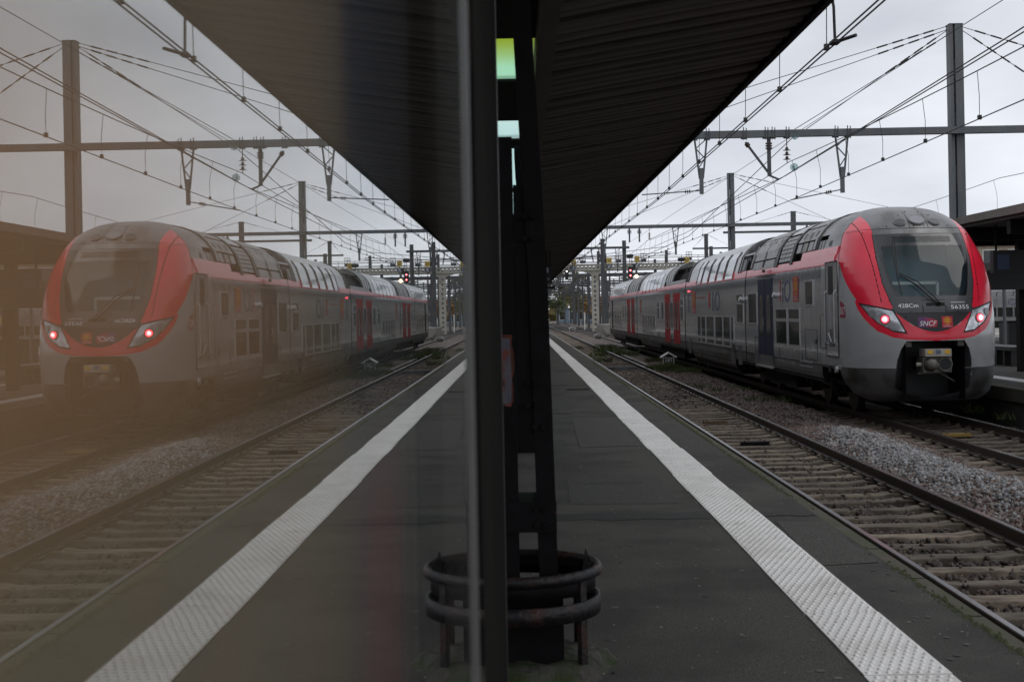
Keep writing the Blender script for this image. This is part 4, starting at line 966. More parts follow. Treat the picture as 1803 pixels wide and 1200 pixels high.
MB().cyl((x3, 158, z3), (0,1,0), .22, .1, 16).build('lens', M['lamp_warm'], wl); MB().cyl((x3, 158.12, z3), (0,1,0), .28, .12, 16).build('housing', M['mast_dark'], wl)
MB().box(x3-.05, x3+.05, 158.2, 158.3, -.6, z3).build('post', M['mast_dark'], wl)
wp = thing('white_post', (6.5, 180, -.7), 'thin white post standing in the far tracks left of the gantry column', 'post')
x4, z4 = at(1029, 553, 160)
MB().cyl((x4, 160, .4), (0,0,1), .06, 2.2, 8).build('pole', M['white_paint'], wp); MB().cyl((x4, 160, 1.55), (0,0,1), .1, .12, 8).build('cap', M['white_paint'], wp)

# ================================================================== THE TRAIN
XC, YN = T2, 24.72                             # centre line, nose tip
train = thing('passenger_train', (XC, YN, RAIL), 'silver double deck passenger train with red trimmed nose and lit red lamps', 'train')
WT = np.array([(.36,1.28),(.5,1.41),(.8,1.475),(1.2,1.487),(2.0,1.49),(2.6,1.487),(2.85,1.479),(3.0,1.468),(3.1,1.455),(3.2,1.437),(3.4,1.38),(3.7,1.285),(3.9,1.14),(4.05,.975),(4.15,.79),(4.22,.60),(4.27,.37),(4.29,.2),(4.30,.0)])
D0 = np.array([(.36,.50),(.45,.38),(.6,.26),(.9,.11),(1.3,.02),(1.6,.0),(1.9,.03),(2.15,.09),(2.36,.18),(3.0,.48),(3.64,.86),(3.8,1.0),(3.95,1.2),(4.05,1.38),(4.15,1.65),(4.22,1.98),(4.27,2.4),(4.30,3.0)])
DS = np.array([(.36,1.4),(2.0,1.45),(2.6,1.65),(3.2,2.1),(3.8,2.7),(4.3,3.0)])
NN = np.array([(.36,2.3),(2.2,2.45),(3.64,2.6),(4.1,2.2),(4.3,2)])
def smooth_tab(T, k=.05):
    hs = np.linspace(.36, 4.3, 800); v = np.interp(hs, T[:,0], T[:,1]); w = int(k/(hs[1]-hs[0]))*2+1
    ker = np.hanning(w+2)[1:-1]; ker /= ker.sum(); vp = np.pad(v, w//2, mode='reflect', reflect_type='odd'); return hs, np.convolve(vp, ker, 'valid')
_D0 = smooth_tab(D0, .12); _DS = smooth_tab(DS, .2); _NN = smooth_tab(NN, .3)
def fw(h): return np.interp(h, WT[:,0], WT[:,1])
def fd0(h): return np.interp(h, *_D0)
def fds(h): return np.maximum(np.interp(h, *_DS), fd0(h)+.001)
def fn_(h): return np.interp(h, *_NN)
def nose_d(x, h):
    w = fw(h); t = np.clip(np.abs(x)/np.maximum(w, 1e-6), 0, 1); n = fn_(h); a = fd0(h)
    return a+(fds(h)-a)*(1-(1-t**n)**(1/n))
def nose_x(d, h):                              # half width at depth d
    w = fw(h); n = fn_(h); a = fd0(h); q = np.clip((d-a)/(fds(h)-a), 0, 1)
    return w*(1-(1-q)**n)**(1/n)
def nose_pt(x, h, o=.004):
    d = float(nose_d(np.array(x), np.array(h))); return (XC+x, YN+d-o, RAIL+h)
def side_pt(d, h, o=.004):
    if d >= 1.45 and h < 3: return (XC-1.49-o, YN+d, RAIL+h)
    return (XC-float(nose_x(np.array(d), np.array(h)))-o, YN+d-o*.3, RAIL+h)
def inpoly(x, y, P):
    c = np.zeros(x.shape, bool); n = len(P)
    for i in range(n):
        (x0, y0), (x1, y1) = P[i], P[(i+1) % n]
        if y0 == y1: continue
        k = ((y0 > y) != (y1 > y)) & (x < (x1-x0)*(y-y0)/(y1-y0)+x0); c ^= k
    return c
# surface grid
hrow = np.concatenate([np.linspace(.36, 3.9, 440), 4.3-.4*(np.linspace(1, 0, 70)[1:])**1.6])
th = np.linspace(-math.pi/2, math.pi/2, 381); NB = 24
sn, cs = np.sin(th), np.cos(th)
H = hrow[:,None]; w_ = fw(H); n_ = fn_(H); a_ = fd0(H); s_ = fds(H)
Xf = w_*np.sign(sn)*np.abs(sn)**(2/n_); Df = a_+(s_-a_)*(1-np.clip(cs, 0, 1)**(2/n_))
bk = np.linspace(1, 0, NB+1)[:-1]
Db = s_+(3.0-s_)*bk[None]
Xg = np.concatenate([np.repeat(-w_, NB, 1), Xf, np.repeat(w_, NB, 1)], 1)
Dg = np.concatenate([Db, Df, Db[:, ::-1]], 1)
Hg = np.repeat(H, Xg.shape[1], 1)
NV = np.stack([XC+Xg, YN+Dg, RAIL+Hg], -1)
R_, C_ = Xg.shape; ix = np.arange(R_*C_).reshape(R_, C_)
NQ = np.stack([ix[:-1,:-1], ix[:-1,1:], ix[1:,1:], ix[1:,:-1]], -1).reshape(-1, 4)
NVf = NV.reshape(-1, 3); fc = lambda A: A.reshape(-1)[NQ].mean(1)
fx, fh, fd = fc(Xg), fc(Hg), fc(Dg); ax = np.abs(fx)
HL = [(1.30,2.275),(.745,2.125),(.525,1.665),(.76,1.70),(1.02,1.86),(1.17,2.04)]
ctr = np.mean(HL, 0); LENS = [(.905+(p[0]-.905)*.89, 1.955+(p[1]-1.955)*.87) for p in HL]
RL = [(-.01,1.53),(.52,1.555),(.78,1.60),(1.03,1.72),(1.14,1.84),(1.24,1.98),(1.31,2.15),(1.335,2.29),(1.30,2.36),(.71,2.20),(.69,2.056),(.44,1.83),(.2,1.73),(-.01,1.70)]
mb = np.interp(fh, [2.05,2.15,2.36,2.63,3.12,3.62,3.73], [.69,.745,.80,.87,.905,.88,.865])
PAN = [(-.01,2.055),(.69,2.055),(.78,2.13),(.70,2.368),(-.01,2.368)]
SCR = [(-.01,2.375),(.665,2.375),(.72,2.51),(.80,2.86),(.85,3.12),(.845,3.605),(-.01,3.605)]
CLR = [(-.01,2.395),(.60,2.395),(.665,2.5),(.735,2.76),(.785,3.0),(.785,3.37),(-.01,3.37)]
CLT = [(-.01,3.435),(.575,3.435),(.565,3.55),(-.01,3.55)]
dR = np.interp(fh, [2.31,3.08,3.3,3.75,4.05], [.72,1.57,1.75,1.98,2.1])
ob = np.interp(fh, [.4,.62,.9,1.15,1.37,1.545], [.72,.715,.72,.71,.65,.54])
opening = (ax < ob) & (fh < 1.53) & (fh > .455+.16*(ax/.71)**2)
cut = (fh < .95) & (fd > .80+(fh-.36)*1.15)
cut |= (fh < .70) & (fd > 1.45)
region = np.full(len(fx), 'silver', dtype=object)
region[fh < 1.0] = 'apron'
region[(fh > 3.08) & (fh <= 3.43)] = 'band'
region[fh > 3.43] = 'cap'
red_up = (ax > mb) & (fh > 2.16+(ax-.711)*.26-.01) & (fd < dR) & ~((fh > 3.725) & (ax < .865-(fh-3.725)*.25)) & (fh < 4.06)
region[(fh > 3.725) & ~red_up & (fd < 2.3)] = 'cap'
region[(ax <= mb) & (fh > 2.05) & (fh <= 3.62)] = 'mask'
region[(ax <= mb) & (fh > 3.615) & (fh <= 3.725)] = 'lintel'
region[red_up] = 'red'
region[inpoly(ax, fh, RL)] = 'redlow'
region[(fh > 1.70+.36*(ax/.70)**2) & (fh < 2.056) & (ax < .70)] = 'crescent'
region[inpoly(ax, fh, PAN)] = 'panel'
region[inpoly(ax, fh, SCR)] = 'screen_edge'
region[inpoly(ax, fh, CLR) | inpoly(ax, fh, CLT)] = 'screen'
region[inpoly(ax, fh, HL)] = 'rim'
region[inpoly(ax, fh, LENS)] = 'lens'
# panel joints
def near(v, c, t=.006): return np.abs(v-c) < t
seam = (near(fh, 1.0) & (fd < 2.9)) | (near(fh, 3.725) & (ax < 1.2) & (fd < 2.1)) | (near(ax, .165+(4.2-fh)*.03) & (fh > 3.73) & (fd < 2.2))
seam |= near(fh, 2.055, .005) & (ax < .69)
seam |= (near(ax, .22+(fh-2.05)*.02, .005) & (fh > 2.06) & (fh < 2.30)) | (near(fh, 2.30, .005) & (ax < .22) )
seam |= (region == 'red') & near(ax, np.interp(fh, [2.2,3.72], [.93,1.05]), .006)
seam |= near(fh, 3.705, .004) & (ax > 1.05) & (region == 'red')
seam |= near(fd, dR, .012) & (fh > 3.06) & (fh < 4.0) & (ax > 1.0)
seam |= near(ax, mb+.006, .006) & (fh > 2.2) & (fh < 3.62)
seam &= ~np.isin(region, ['lens', 'rim', 'screen'])
region[seam] = 'seam'
region[opening | cut] = ''
def part(sel, name, mt, parent=train, push=0):
    q = NQ[sel]; u, inv = np.unique(q, return_inverse=True); V = NVf[u].copy()
    V[:,1] += push
    return np_mesh(name, V, inv.reshape(-1, 4), mt, parent, True)
R = region
part(R == 'silver', 'nose_shell', M['silver']); part(R == 'apron', 'lower_apron', M['apron']); part(R == 'cap', 'roof_cap', M['cap'])
part(R == 'band', 'red_band', M['red_band']); part(R == 'lintel', 'lintel_strip', M['cap'], push=.012); 
mk = part(R == 'mask', 'face_mask', M['mask']); part(R == 'panel', 'number_panel', M['mask'], push=-.004); part(R == 'crescent', 'face_crescent', M['crescent'])
we = part(R == 'screen_edge', 'windscreen', M['screen_edge'], push=.004); part(R == 'screen', 'pane', M['screen'], we, push=.006)
part(R == 'seam', 'panel_joint', M['seam'], push=.010)
part((R == 'red') & (fx < 0), 'red_panel', M['red']); part((R == 'red') & (fx > 0), 'red_panel', M['red']); part(R == 'redlow', 'red_lip', M['red'])
for s in (-1, 1):
    o = part((R == 'rim') & (fx*s > 0), 'headlight', M['black'], push=.006); part((R == 'lens') & (fx*s > 0), 'lens', M['lens_house'], o, push=.014)
    c = Vector(nose_pt(s*.905, 1.95, .012)); nrm = Vector((s*.42, -.9, .05))
    m = MB(); m.cyl(c, nrm, .092, .012, 24); m.build('reflector', mat('reflector', (.36,.10,.11), .2, metal=.4), o)
    m = MB(); c2_ = c+nrm*.014; m.cyl(c2_, nrm, .070, .012, 20); m.build('red_lamp', M['lamp_red'], o)
    m = MB()
    for k in range(6):
        a = k*math.pi/3+.5; r_ = Vector((math.cos(a)*.030, 0, math.sin(a)*.030)); m.cyl(c2_+r_+nrm*.012, nrm, .016, .012, 10)
    m.cyl(c2_+nrm*.013, nrm, .028, .012, 12); m.build('lamp_core', M['lamp_core'], o)
    m = MB(); m.cyl(Vector(nose_pt(s*1.10, 2.06, .006)), nrm+Vector((s*.3,0,0)), .075, .012, 20); m.build('white_lamp', M['lamp_glass'], o)
for (x, r_, mm) in ((-.335,.10,'lamp_off'), (0,.145,'lamp_glass'), (.335,.10,'lamp_off')):
    h_ = 3.885 if x == 0 else 3.845
    c = Vector(nose_pt(x, h_, .0)); d1 = Vector(nose_pt(x, h_+.03, 0))-c; d2 = Vector(nose_pt(x+.03, h_, 0))-c; nrm = d2.cross(d1).normalized()
    m = MB(); m.cyl(c+nrm*.006, nrm, r_+.022, .03, 28); o = m.build('top_lamp', M['cap'], train, False); m = MB(); m.cyl(c+nrm*.018, nrm, r_, .02, 28); m.build('lens', M[mm], o)
# bolts on the nose panels
m = MB()
for (x, h_) in ((-.60,3.77),(-.28,3.77),(-.10,3.77),(.10,3.77),(.30,3.77),(.6,3.77),(-.3,4.0),(.3,4.0),(-.12,4.08),(.14,4.08),(-1.02,3.66),(-1.0,3.2),(-.97,2.7),(1.0,3.6),(1.0,3.1),(.97,2.6),(-.80,2.3),(.8,2.32),(-.55,1.98),(.45,2.08),(-.45,2.08)):
    p = nose_pt(x, h_, .002); m.cyl(p, (0,1,.5), .013, .01, 8)
m.build('bolt_heads', M['seam'], train)
# lettering
NPT = lambda u, v: nose_pt(u, v, .0075)
text('428Cm', NPT, -.665, -.300, 2.165, 2.238, M['white'], train)
text('56355', NPT, .318, .680, 2.125, 2.198, M['white'], train)
text('SOMMANDES', NPT, .33, .61, 2.238, 2.262, M['white'], train)
def sncf_mat():
    m = bpy.data.materials.new('logo_gradient'); m.use_nodes = True; N = m.node_tree; b = N.nodes['Principled BSDF']; b.inputs['Roughness'].default_value = .35
    t = N.nodes.new('ShaderNodeTexCoord'); s = N.nodes.new('ShaderNodeSeparateXYZ'); r = N.nodes.new('ShaderNodeValToRGB')
    r.color_ramp.elements[0].color = (.10,.025,.12,1); r.color_ramp.elements[1].color = (.45,.02,.05,1); r.color_ramp.elements[0].position = .25; r.color_ramp.elements[1].position = .8
    g_ = N.nodes.new('ShaderNodeTexGradient'); N.links.new(t.outputs['Generated'], g_.inputs[0]); N.links.new(g_.outputs[0], r.inputs[0]); N.links.new(r.outputs[0], b.inputs['Base Color']); return m
M['sncf'] = sncf_mat(); M['sncf_side'] = mat('logo_side', (.30,.012,.06), .35, coat=.3)
def patch(name, fn, poly, mt, parent=train, n=10):
    """flat print following a curved surface: polygon cut into slices along u."""
    us = sorted(set([p[0] for p in poly])); lo, hi = us[0], us[-1]; m = MB(); prev = None
    for k in range(n+1):
        u = lo+(hi-lo)*k/n; cr = []
        for i in range(len(poly)):
            (a, b), (c, d) = poly[i], poly[(i+1) % len(poly)]
            if (a-u)*(c-u) <= 0 and a != c: cr.append(b+(d-b)*(u-a)/(c-a))
            elif a == c == u: cr += [b, d]
        v0, v1 = min(cr), max(cr); m.v += [fn(u, v0), fn(u, (v0+v1)/2), fn(u, v1)]
        if k: b0 = (k-1)*3; m.f += [(b0,b0+3,b0+4,b0+1), (b0+1,b0+4,b0+5,b0+2)]
    return m.build(name, mt, parent, True, fix=False)
NP2 = lambda u, v: nose_pt(u, v, .0045)
lg = patch('operator_logo', NP2, [(-.332,1.788),(.02,1.788),(.040,1.905),(-.05,1.945),(-.16,1.972),(-.28,1.984),(-.332,1.982)], M['sncf'], n=14)
text('SNCF', NPT, -.305, .015, 1.812, 1.905, M['white'], lg, shear=.25)
def emblem(fn, u0, u1, v0, v1, parent=train):
    e = patch('region_emblem', lambda u, v: fn(u, v, .0045), [(u0,v0),(u1,v0),(u1,v1),(u0,v1)], M['logo_red'], parent, 6)
    cu, cv, s = (u0+u1)/2, v0+(v1-v0)*.62, min(abs(u1-u0), (v1-v0))*.36*math.copysign(1, u1-u0)
    sv_ = abs(s); P = lambda a, b: fn(cu+a*s, cv+b*sv_, .0075); m = MB()
    for k in range(4):                          # four flared arms, drawn as outlines, with beads
        a = k*math.pi/2; c, s2 = math.cos(a), math.sin(a); T = lambda p: P(p[0]*c-p[1]*s2, p[0]*s2+p[1]*c)
        for A, B in (((.10,0),(.45,.42)), ((.45,.42),(.80,.36)), ((.10,0),(.45,-.42)), ((.45,-.42),(.80,-.36)), ((.80,.36),(.80,-.36)), ((.25,0),(.62,0))):
            d = Vector((B[0]-A[0], B[1]-A[1])).normalized(); q = Vector((-d.y, d.x))*.06
            m.add([T((A[0]+q.x,A[1]+q.y)), T((A[0]-q.x,A[1]-q.y)), T((B[0]-q.x,B[1]-q.y)), T((B[0]+q.x,B[1]+q.y))], [(0,1,2,3)])
        for bp in ((.97,0),(.88,.42),(.88,-.42)):
            m.add([T((bp[0]+.08*math.cos(j), bp[1]+.08*math.sin(j))) for j in np.linspace(0, 2*math.pi, 6, endpoint=False)], [(0,1,2,3,4,5)])
    m.build('cross', M['logo_yellow'], e, fix=False)
    w = u1-u0; h = v1-v0
    text('La Region', lambda u, v: fn(u, v, .0075), u0+w*.12, u1-w*.3, v0+h*.17, v0+h*.23, M['white'], e); text('Occitanie', lambda u, v: fn(u, v, .0075), u0+w*.12, u1-w*.12, v0+h*.07, v0+h*.15, M['white'], e)
emblem(nose_pt, .118, .325, 1.775, 1.985)
# wiper

m = MB(); q = lambda x, h_, o: Vector(nose_pt(x, h_, o))
m.tube([q(.06,2.24,.03), q(-.10,2.38,.07), q(-.30,2.60,.08), q(-.58,2.80,.07)], .016, 6); m.tube([q(.10,2.26,.03), q(-.04,2.42,.08), q(-.27,2.66,.09), q(-.57,2.83,.08)], .012, 6)
wi = m.build('wiper', M['black'], train)
m = MB(); m.tube([q(-.565,3.52,.02), q(-.60,3.1,.03), q(-.605,2.8,.03), q(-.57,2.42,.02)], .014, 6); m.tube([q(-.52,3.5,.03), q(-.59,2.84,.05)], .008, 5); m.build('blade', M['black'], wi)
m = MB(); m.cyl(q(.08,2.23,.02), (0,1,.4), .05, .05, 12); m.box(XC-.14, XC+.20, YN+.10, YN+.20, RAIL+2.19, RAIL+2.25); m.build('pivot', M['black'], wi)
# cab interior
MB().box(XC-1.15, XC+1.15, YN+1.50, YN+1.55, RAIL+1.6, RAIL+3.62).build('cab_back_wall', M['cab_wall'], train)
MB().box(XC-1.2, XC+1.2, YN+.65, YN+1.25, RAIL+1.9, RAIL+2.30).build('cab_desk', M['desk'], train)
MB().box(XC-.7, XC+.45, YN+1.3, YN+1.34, RAIL+2.62, RAIL+2.68).build('cab_shelf', M['cab_trim'], train)
MB().box(XC+.43, XC+.48, YN+1.3, YN+1.34, RAIL+2.30, RAIL+2.66).build('cab_shelf', M['cab_trim'], train)
MB().box(XC-.58, XC+.58, YN+1.02, YN+1.04, RAIL+3.385, RAIL+3.43).build('sun_blind', M['cab_trim'], train)
MB().box(XC-1.2, XC+1.2, YN+.7, YN+2.4, RAIL+1.55, RAIL+1.6).build('cab_floor', M['desk'], train)
# coupler pocket
m = MB(); x0 = .56
m.add([(XC-x0,YN+.10,RAIL+.40),(XC-x0,YN+1.1,RAIL+.40),(XC-x0,YN+1.1,RAIL+1.62),(XC-x0,YN+.10,RAIL+1.62),(XC+x0,YN+.10,RAIL+.40),(XC+x0,YN+1.1,RAIL+.40),(XC+x0,YN+1.1,RAIL+1.62),(XC+x0,YN+.10,RAIL+1.62)],
      [(0,1,2,3),(4,7,6,5),(1,5,6,2),(2,6,7,3),(0,4,5,1)]); m.build('coupler_pocket', M['black'], train)
for s in (-1, 1):
    m = MB(); pf = []
    for h_ in (.50,.62,.9,1.0): pf.append(h_)
    for (ha, hb) in ((.56,.995),(1.005,1.52)):
        o_ = [float(np.interp(h_, [.4,.62,.9,1.15,1.37,1.545], [.72,.715,.72,.71,.65,.54])) for h_ in np.linspace(ha, hb, 6)]
        v = []
        for h_, ow in zip(np.linspace(ha, hb, 6), o_):
            d = float(nose_d(np.array(ow), np.array(h_))); v += [(XC+s*ow, YN+d+.004, RAIL+h_), (XC+s*min(.565, ow), YN+d+.13, RAIL+h_)]
        m.add(v, [(2*i,2*i+1,2*i+3,2*i+2) for i in range(5)])
    m.build('pocket_cheek', M['mask'], train, True)
    MB().box(XC+s*.50-.06, XC+s*.50+.06, YN+.12, YN+.30, RAIL+1.42, RAIL+1.52).build('hinge', M['coupler'], train)
cp = MB().box(XC-.27, XC+.27, YN-.02, YN+.42, RAIL+.93, RAIL+1.22).build('coupler', M['coupler'], train)
MB().cyl((XC-.13, YN-.12, RAIL+1.08), (0,1,0), .085, .24, 18, .14).build('cone', M['coupler'], cp, True)
MB().cyl((XC+.14, YN-.03, RAIL+1.08), (0,1,0), .115, .04, 20).build('funnel', M['black'], cp)
m = MB(); m.tube([(XC+.14+.125*math.cos(a), YN-.045, RAIL+1.08+.125*math.sin(a)) for a in np.linspace(0, 2*math.pi, 24, endpoint=False)], .02, 6, closed=True); m.build('funnel_ring', M['coupler'], cp, True)
eb = MB().box(XC-.245, XC+.245, YN-.10, YN+.30, RAIL+1.235, RAIL+1.375).build('contact_cover', M['coupler_box'], train)
for x, c_ in ((-.16,'logo_yellow'),(0,'logo_blue'),(.17,'logo_yellow')): MB().box(XC+x-.045, XC+x+.045, YN-.106, YN-.102, RAIL+1.285, RAIL+1.355).build('warning_label', M[c_], eb)
MB().tube([(XC-.02, YN+.0, RAIL+.95), (XC+.2, YN+.2, RAIL+.86), (XC+.42, YN+.3, RAIL+.74)], .016, 6).build('air_hose', M['coupler'], train)
MB().cyl((XC-.30, YN+.1, RAIL+1.08), (1,0,0), .04, .12, 10).build('cock', M['coupler_box'], train)
MB().box(XC-.33, XC+.10, YN+.1, YN+.16, RAIL+.90, RAIL+.92).build('guide_bar', M['coupler'], train)
MB().box(XC-.10, XC+.10, YN+.42, YN+2.0, RAIL+.95, RAIL+1.2).build('draw_bar', M['under'], train)

# ---- car bodies
XS = XC-1.49
def xsec(h0, h1, n=14):
    hs = np.unique(np.concatenate([np.linspace(h0, h1, n), WT[:,0][(WT[:,0] > h0) & (WT[:,0] < h1)]])); return [(float(fw(np.array(h))), h) for h in hs]
def strip(name, h0, h1, ya, yb, mt, s=-1, inset=0, n=8, parent=train):
    m = MB(); P = xsec(h0, h1, n)
    for (w, h) in P: m.v += [(XC+s*(w-inset), ya, RAIL+h-inset*.5), (XC+s*(w-inset), yb, RAIL+h-inset*.5)]
    m.f = [(2*i,2*i+1,2*i+3,2*i+2) for i in range(len(P)-1)]
    return m.build(name, mt, parent, True, fix=False)
def roof(name, ya, yb, mt, h0=3.275, inset=0, parent=train):
    m = MB(); P = xsec(h0, 4.3, 10); L = [(-(w-inset), h-inset*.8) for w, h in P]; L += [(-x, h) for x, h in L[-2::-1]]
    for (x, h) in L: m.v += [(XC+x, ya, RAIL+h), (XC+x, yb, RAIL+h)]
    m.f = [(2*i,2*i+1,2*i+3,2*i+2) for i in range(len(L)-1)]
    n = len(L); m.f += [tuple(2*i for i in range(n)), tuple(2*i+1 for i in range(n-1,-1,-1))]
    return m.build(name, mt, parent, False, fix=False)
def bulge(name, h0, h1, ya, yb, mt, proud=.012, parent=train, both=False, n=7):
    """curved sheet panel lying on the roof side."""
    m = MB(); P = xsec(h0, h1, n)
    for (w, h) in P: m.v += [(XC-(w+proud), ya, RAIL+h+proud*.6), (XC-(w+proud), yb, RAIL+h+proud*.6), (XC-(w-.05), ya, RAIL+h-.02), (XC-(w-.05), yb, RAIL+h-.02)]
    for i in range(len(P)-1): a = 4*i; m.f += [(a,a+1,a+5,a+4), (a+2,a+6,a+7,a+3), (a,a+4,a+6,a+2), (a+1,a+3,a+7,a+5)]
    m.f += [(0,2,3,1), (4*len(P)-4,4*len(P)-3,4*len(P)-1,4*len(P)-2)]
    return m.build(name, mt, parent)
cars = [(27.72, 36.93), (37.05, 50.36), (50.58, 71.15), (71.40, 93.0)]
for i, (ya, yb) in enumerate(cars):
    for s in (-1, 1):
        strip('car_side', .985, 3.065, ya, yb, M['side'], s); strip('red_band', 3.07, 3.275, ya, yb, M['red_band'], s)
        strip('sill', .70, .98, ya, yb, M['sill'], s)
    MB().box(XC-1.44, XC+1.44, ya+.02, yb-.02, RAIL+.62, RAIL+.74).build('floor', M['under'], train)
    m = MB(); P = xsec(.72, 4.22, 10); m.prism([(XC-w+.03, RAIL+h-.02) for w, h in P]+[(XC+w-.03, RAIL+h-.02) for w, h in P[::-1]], 'y', yb-.05, yb-.01); m.build('end_wall', M['under'], train)
    m = MB(); m.prism([(XC-w+.03, RAIL+h-.02) for w, h in P]+[(XC+w-.03, RAIL+h-.02) for w, h in P[::-1]], 'y', ya+.01, ya+.05); m.build('end_wall', M['under'], train)
    if i < 3: MB().box(XC-1.30, XC+1.30, yb-.02, cars[i+1][0]+.02, RAIL+.8, RAIL+3.6).build('gangway', M['black'], train)
for (ya, yb) in cars:
    yy = ya+1.9
    while yy < min(yb, 70)-1:
        MB().box(XS-.0015, XS+.004, yy-.006, yy+.006, RAIL+1.0, RAIL+1.24).build('panel_joint', M['seam'], train); yy += 2.6
    MB().box(XS-.002, XS+.01, ya, yb, RAIL+.978, RAIL+.990).build('panel_joint', M['seam'], train)
# roofs: smooth vaults with windows, open wells with gear
roof('roof_well', 27.72, 38.4, M['under'], 3.2, .16); roof('roof_vault', 38.4, 49.6, M['roof_grey']); roof('roof_well', 49.6, 58.2, M['under'], 3.2, .22)
roof('roof_vault', 58.2, 70.2, M['roof_grey']); roof('roof_well', 70.2, 78.4, M['under'], 3.2, .2); roof('roof_vault', 78.4, 93, M['roof_grey'])
# tall red side fairing behind the cab
bulge('red_fairing', 3.07, 3.44, 26.55, 29.9, M['red_band'], .006)
bulge('red_hatch', 3.09, 3.26, 26.6, 27.45, M['red_band'], .016)
# roof gear on the leading car
def rp(h0, h1, ya, yb, mt='roof_panel', nm='roof_panel', pr=.01): return bulge(nm, h0, h1, ya, yb, M[mt], pr)
p = rp(3.75, 4.24, 27.4, 28.6, 'cap', 'roof_panel', -.01); rp(3.47, 3.60, 27.2, 27.5, 'black', 'gear_box', .0)
for k in range(4): rp(3.46, 3.66, 27.6+k*.26, 27.78+k*.26, 'roof_panel', 'cooling_rib', -.03)
rp(3.46, 4.29, 28.68, 28.86, 'cap', 'roof_rib', .02)
p = rp(4.03, 4.29, 28.95, 30.75)
for k in range(3):
    q_ = rp(3.70, 4.0, 28.98+k*.6, 29.50+k*.6); rp(3.78, 3.90, 29.08+k*.6, 29.22+k*.6, 'black', 'slot', .014)
    rp(3.46, 3.66, 29.0+k*.6, 29.42+k*.6)
rp(3.22, 4.29, 30.85, 31.10, 'black', 'roof_rib', .02)
p = rp(3.98, 4.29, 31.15, 32.55, 'roof_grey')
for r0 in range(6):
    for k in range(4): rp(3.32+r0*.105, 3.405+r0*.105, 31.2+k*.34, 31.5+k*.34, 'roof_panel', 'louvre', .004)
rp(3.22, 4.29, 32.62, 32.95, 'black', 'roof_rib', .02)
p = rp(4.02, 4.29, 33.0, 36.2, 'roof_panel')
for k in range(2):
    rp(3.48, 4.0, 33.05+k*1.62, 34.55+k*1.62); rp(3.24, 3.44, 33.1+k*1.62, 34.4+k*1.62)
    for j in range(2): rp(3.88, 3.95, 33.25+k*1.62+j*.8, 33.37+k*1.62+j*.8, 'black', 'slot', .016)
    rp(3.46, 3.66, 34.42+k*1.62, 34.60+k*1.62, 'black', 'slot', .017)
rp(3.3, 3.9, 36.3, 36.42, 'roof_panel', 'frame_bar', .02)
for k in range(3): MB().tube([(XS+.25, 36.7+k*.4, RAIL+3.25), (XS+.30, 36.8+k*.4, RAIL+3.6), (XS+.5, 37.0+k*.4, RAIL+3.75), (XS+.5, 37.2+k*.4, RAIL+3.3)], .04, 6).build('roof_pipe', M['roof_panel'], train)
rp(3.70, 3.76, 36.45, 37.9, 'roof_panel', 'frame_bar', .02); rp(3.24, 4.2, 38.0, 38.12, 'cap', 'roof_rib', .03); rp(3.24, 4.29, 38.3, 38.44, 'black', 'roof_rib', .025)
for k in range(3): rp(3.3, 3.62, 37.55+k*.16, 37.66+k*.16, 'roof_panel', 'cooling_rib', .0)
for (a, b_) in ((49.7,50.0),(57.9,58.15),(70.3,70.6),(78.1,78.35)): rp(3.24, 4.29, a, b_, 'black', 'roof_rib', .02)
rp(3.24, 3.40, 51.0, 57.5, 'roof_panel', 'side_rail', .0)
for k in range(5): MB().box(XC-.9, XC+.9, 51.2+k*1.3, 52.1+k*1.3, RAIL+3.3, RAIL+3.95).build('gear_box', M['under'], train)
for k in range(3): rp(3.4, 4.25, 55.5+k*.85, 56.1+k*.85, 'cap', 'roof_panel')
for k in range(5): rp(3.25, 4.25, 71.6+k*1.3, 72.4+k*1.3, 'cap' if k % 2 else 'roof_panel', 'roof_panel')
# ---- windows and doors on the platform side
def zh(z): return z-RAIL
def window(y0, y1, z0, z1, hopper=False, trim=.035, mt='window'):
    w = MB().box(XS-.006, XS+.02, y0+trim*.5, y1-trim*.5, z0+trim*.5, z1-trim*.5).build('window', M[mt], train)
    m = MB(); a, b_ = XS-.016, XS+.01
    m.box(a, b_, y0, y0+trim, z0, z1); m.box(a, b_, y1-trim, y1, z0, z1); m.box(a, b_, y0+trim, y1-trim, z0, z0+trim); m.box(a, b_, y0+trim, y1-trim, z1-trim, z1)
    if hopper: zz = z0+(z1-z0)*.64; m.box(a+.001, b_, y0+trim, y1-trim, zz, zz+.075)
    m.build('frame', M['window_trim'], w); return w
def door(ya, yb, z0, z1, col, leaves=2, wz=(1.0, 2.1), sill=None):
    d = MB().box(XS-.012, XS+.02, ya, yb, z0, z1).build('door', col, train); L = (yb-ya)/leaves
    for k in range(leaves):
        a = ya+k*L+L*.22; b_ = ya+(k+1)*L-L*.22; r_ = (b_-a)/2; pts = []
        for j in range(9): t = math.pi*j/8; pts.append(((a+b_)/2+r_*math.cos(t), wz[1]-r_*.9+r_*math.sin(t)))
        pts += [(a, wz[0]), (b_, wz[0])]
        MB().prism(pts, 'x', XS-.018, XS-.013).build('door_window', M['window'], d)
        if k: MB().box(XS-.0165, XS-.013, ya+k*L-.012, ya+k*L+.012, z0, z1).build('leaf_joint', M['seam'], d)
    MB().tube([(XS-.03, (ya+yb)/2+.1, z0+.75), (XS-.05, (ya+yb)/2+.1, z0+.85), (XS-.03, (ya+yb)/2+.1, z0+.95)], .012, 5).build('door_handle', M['window_trim'], d)
    return d
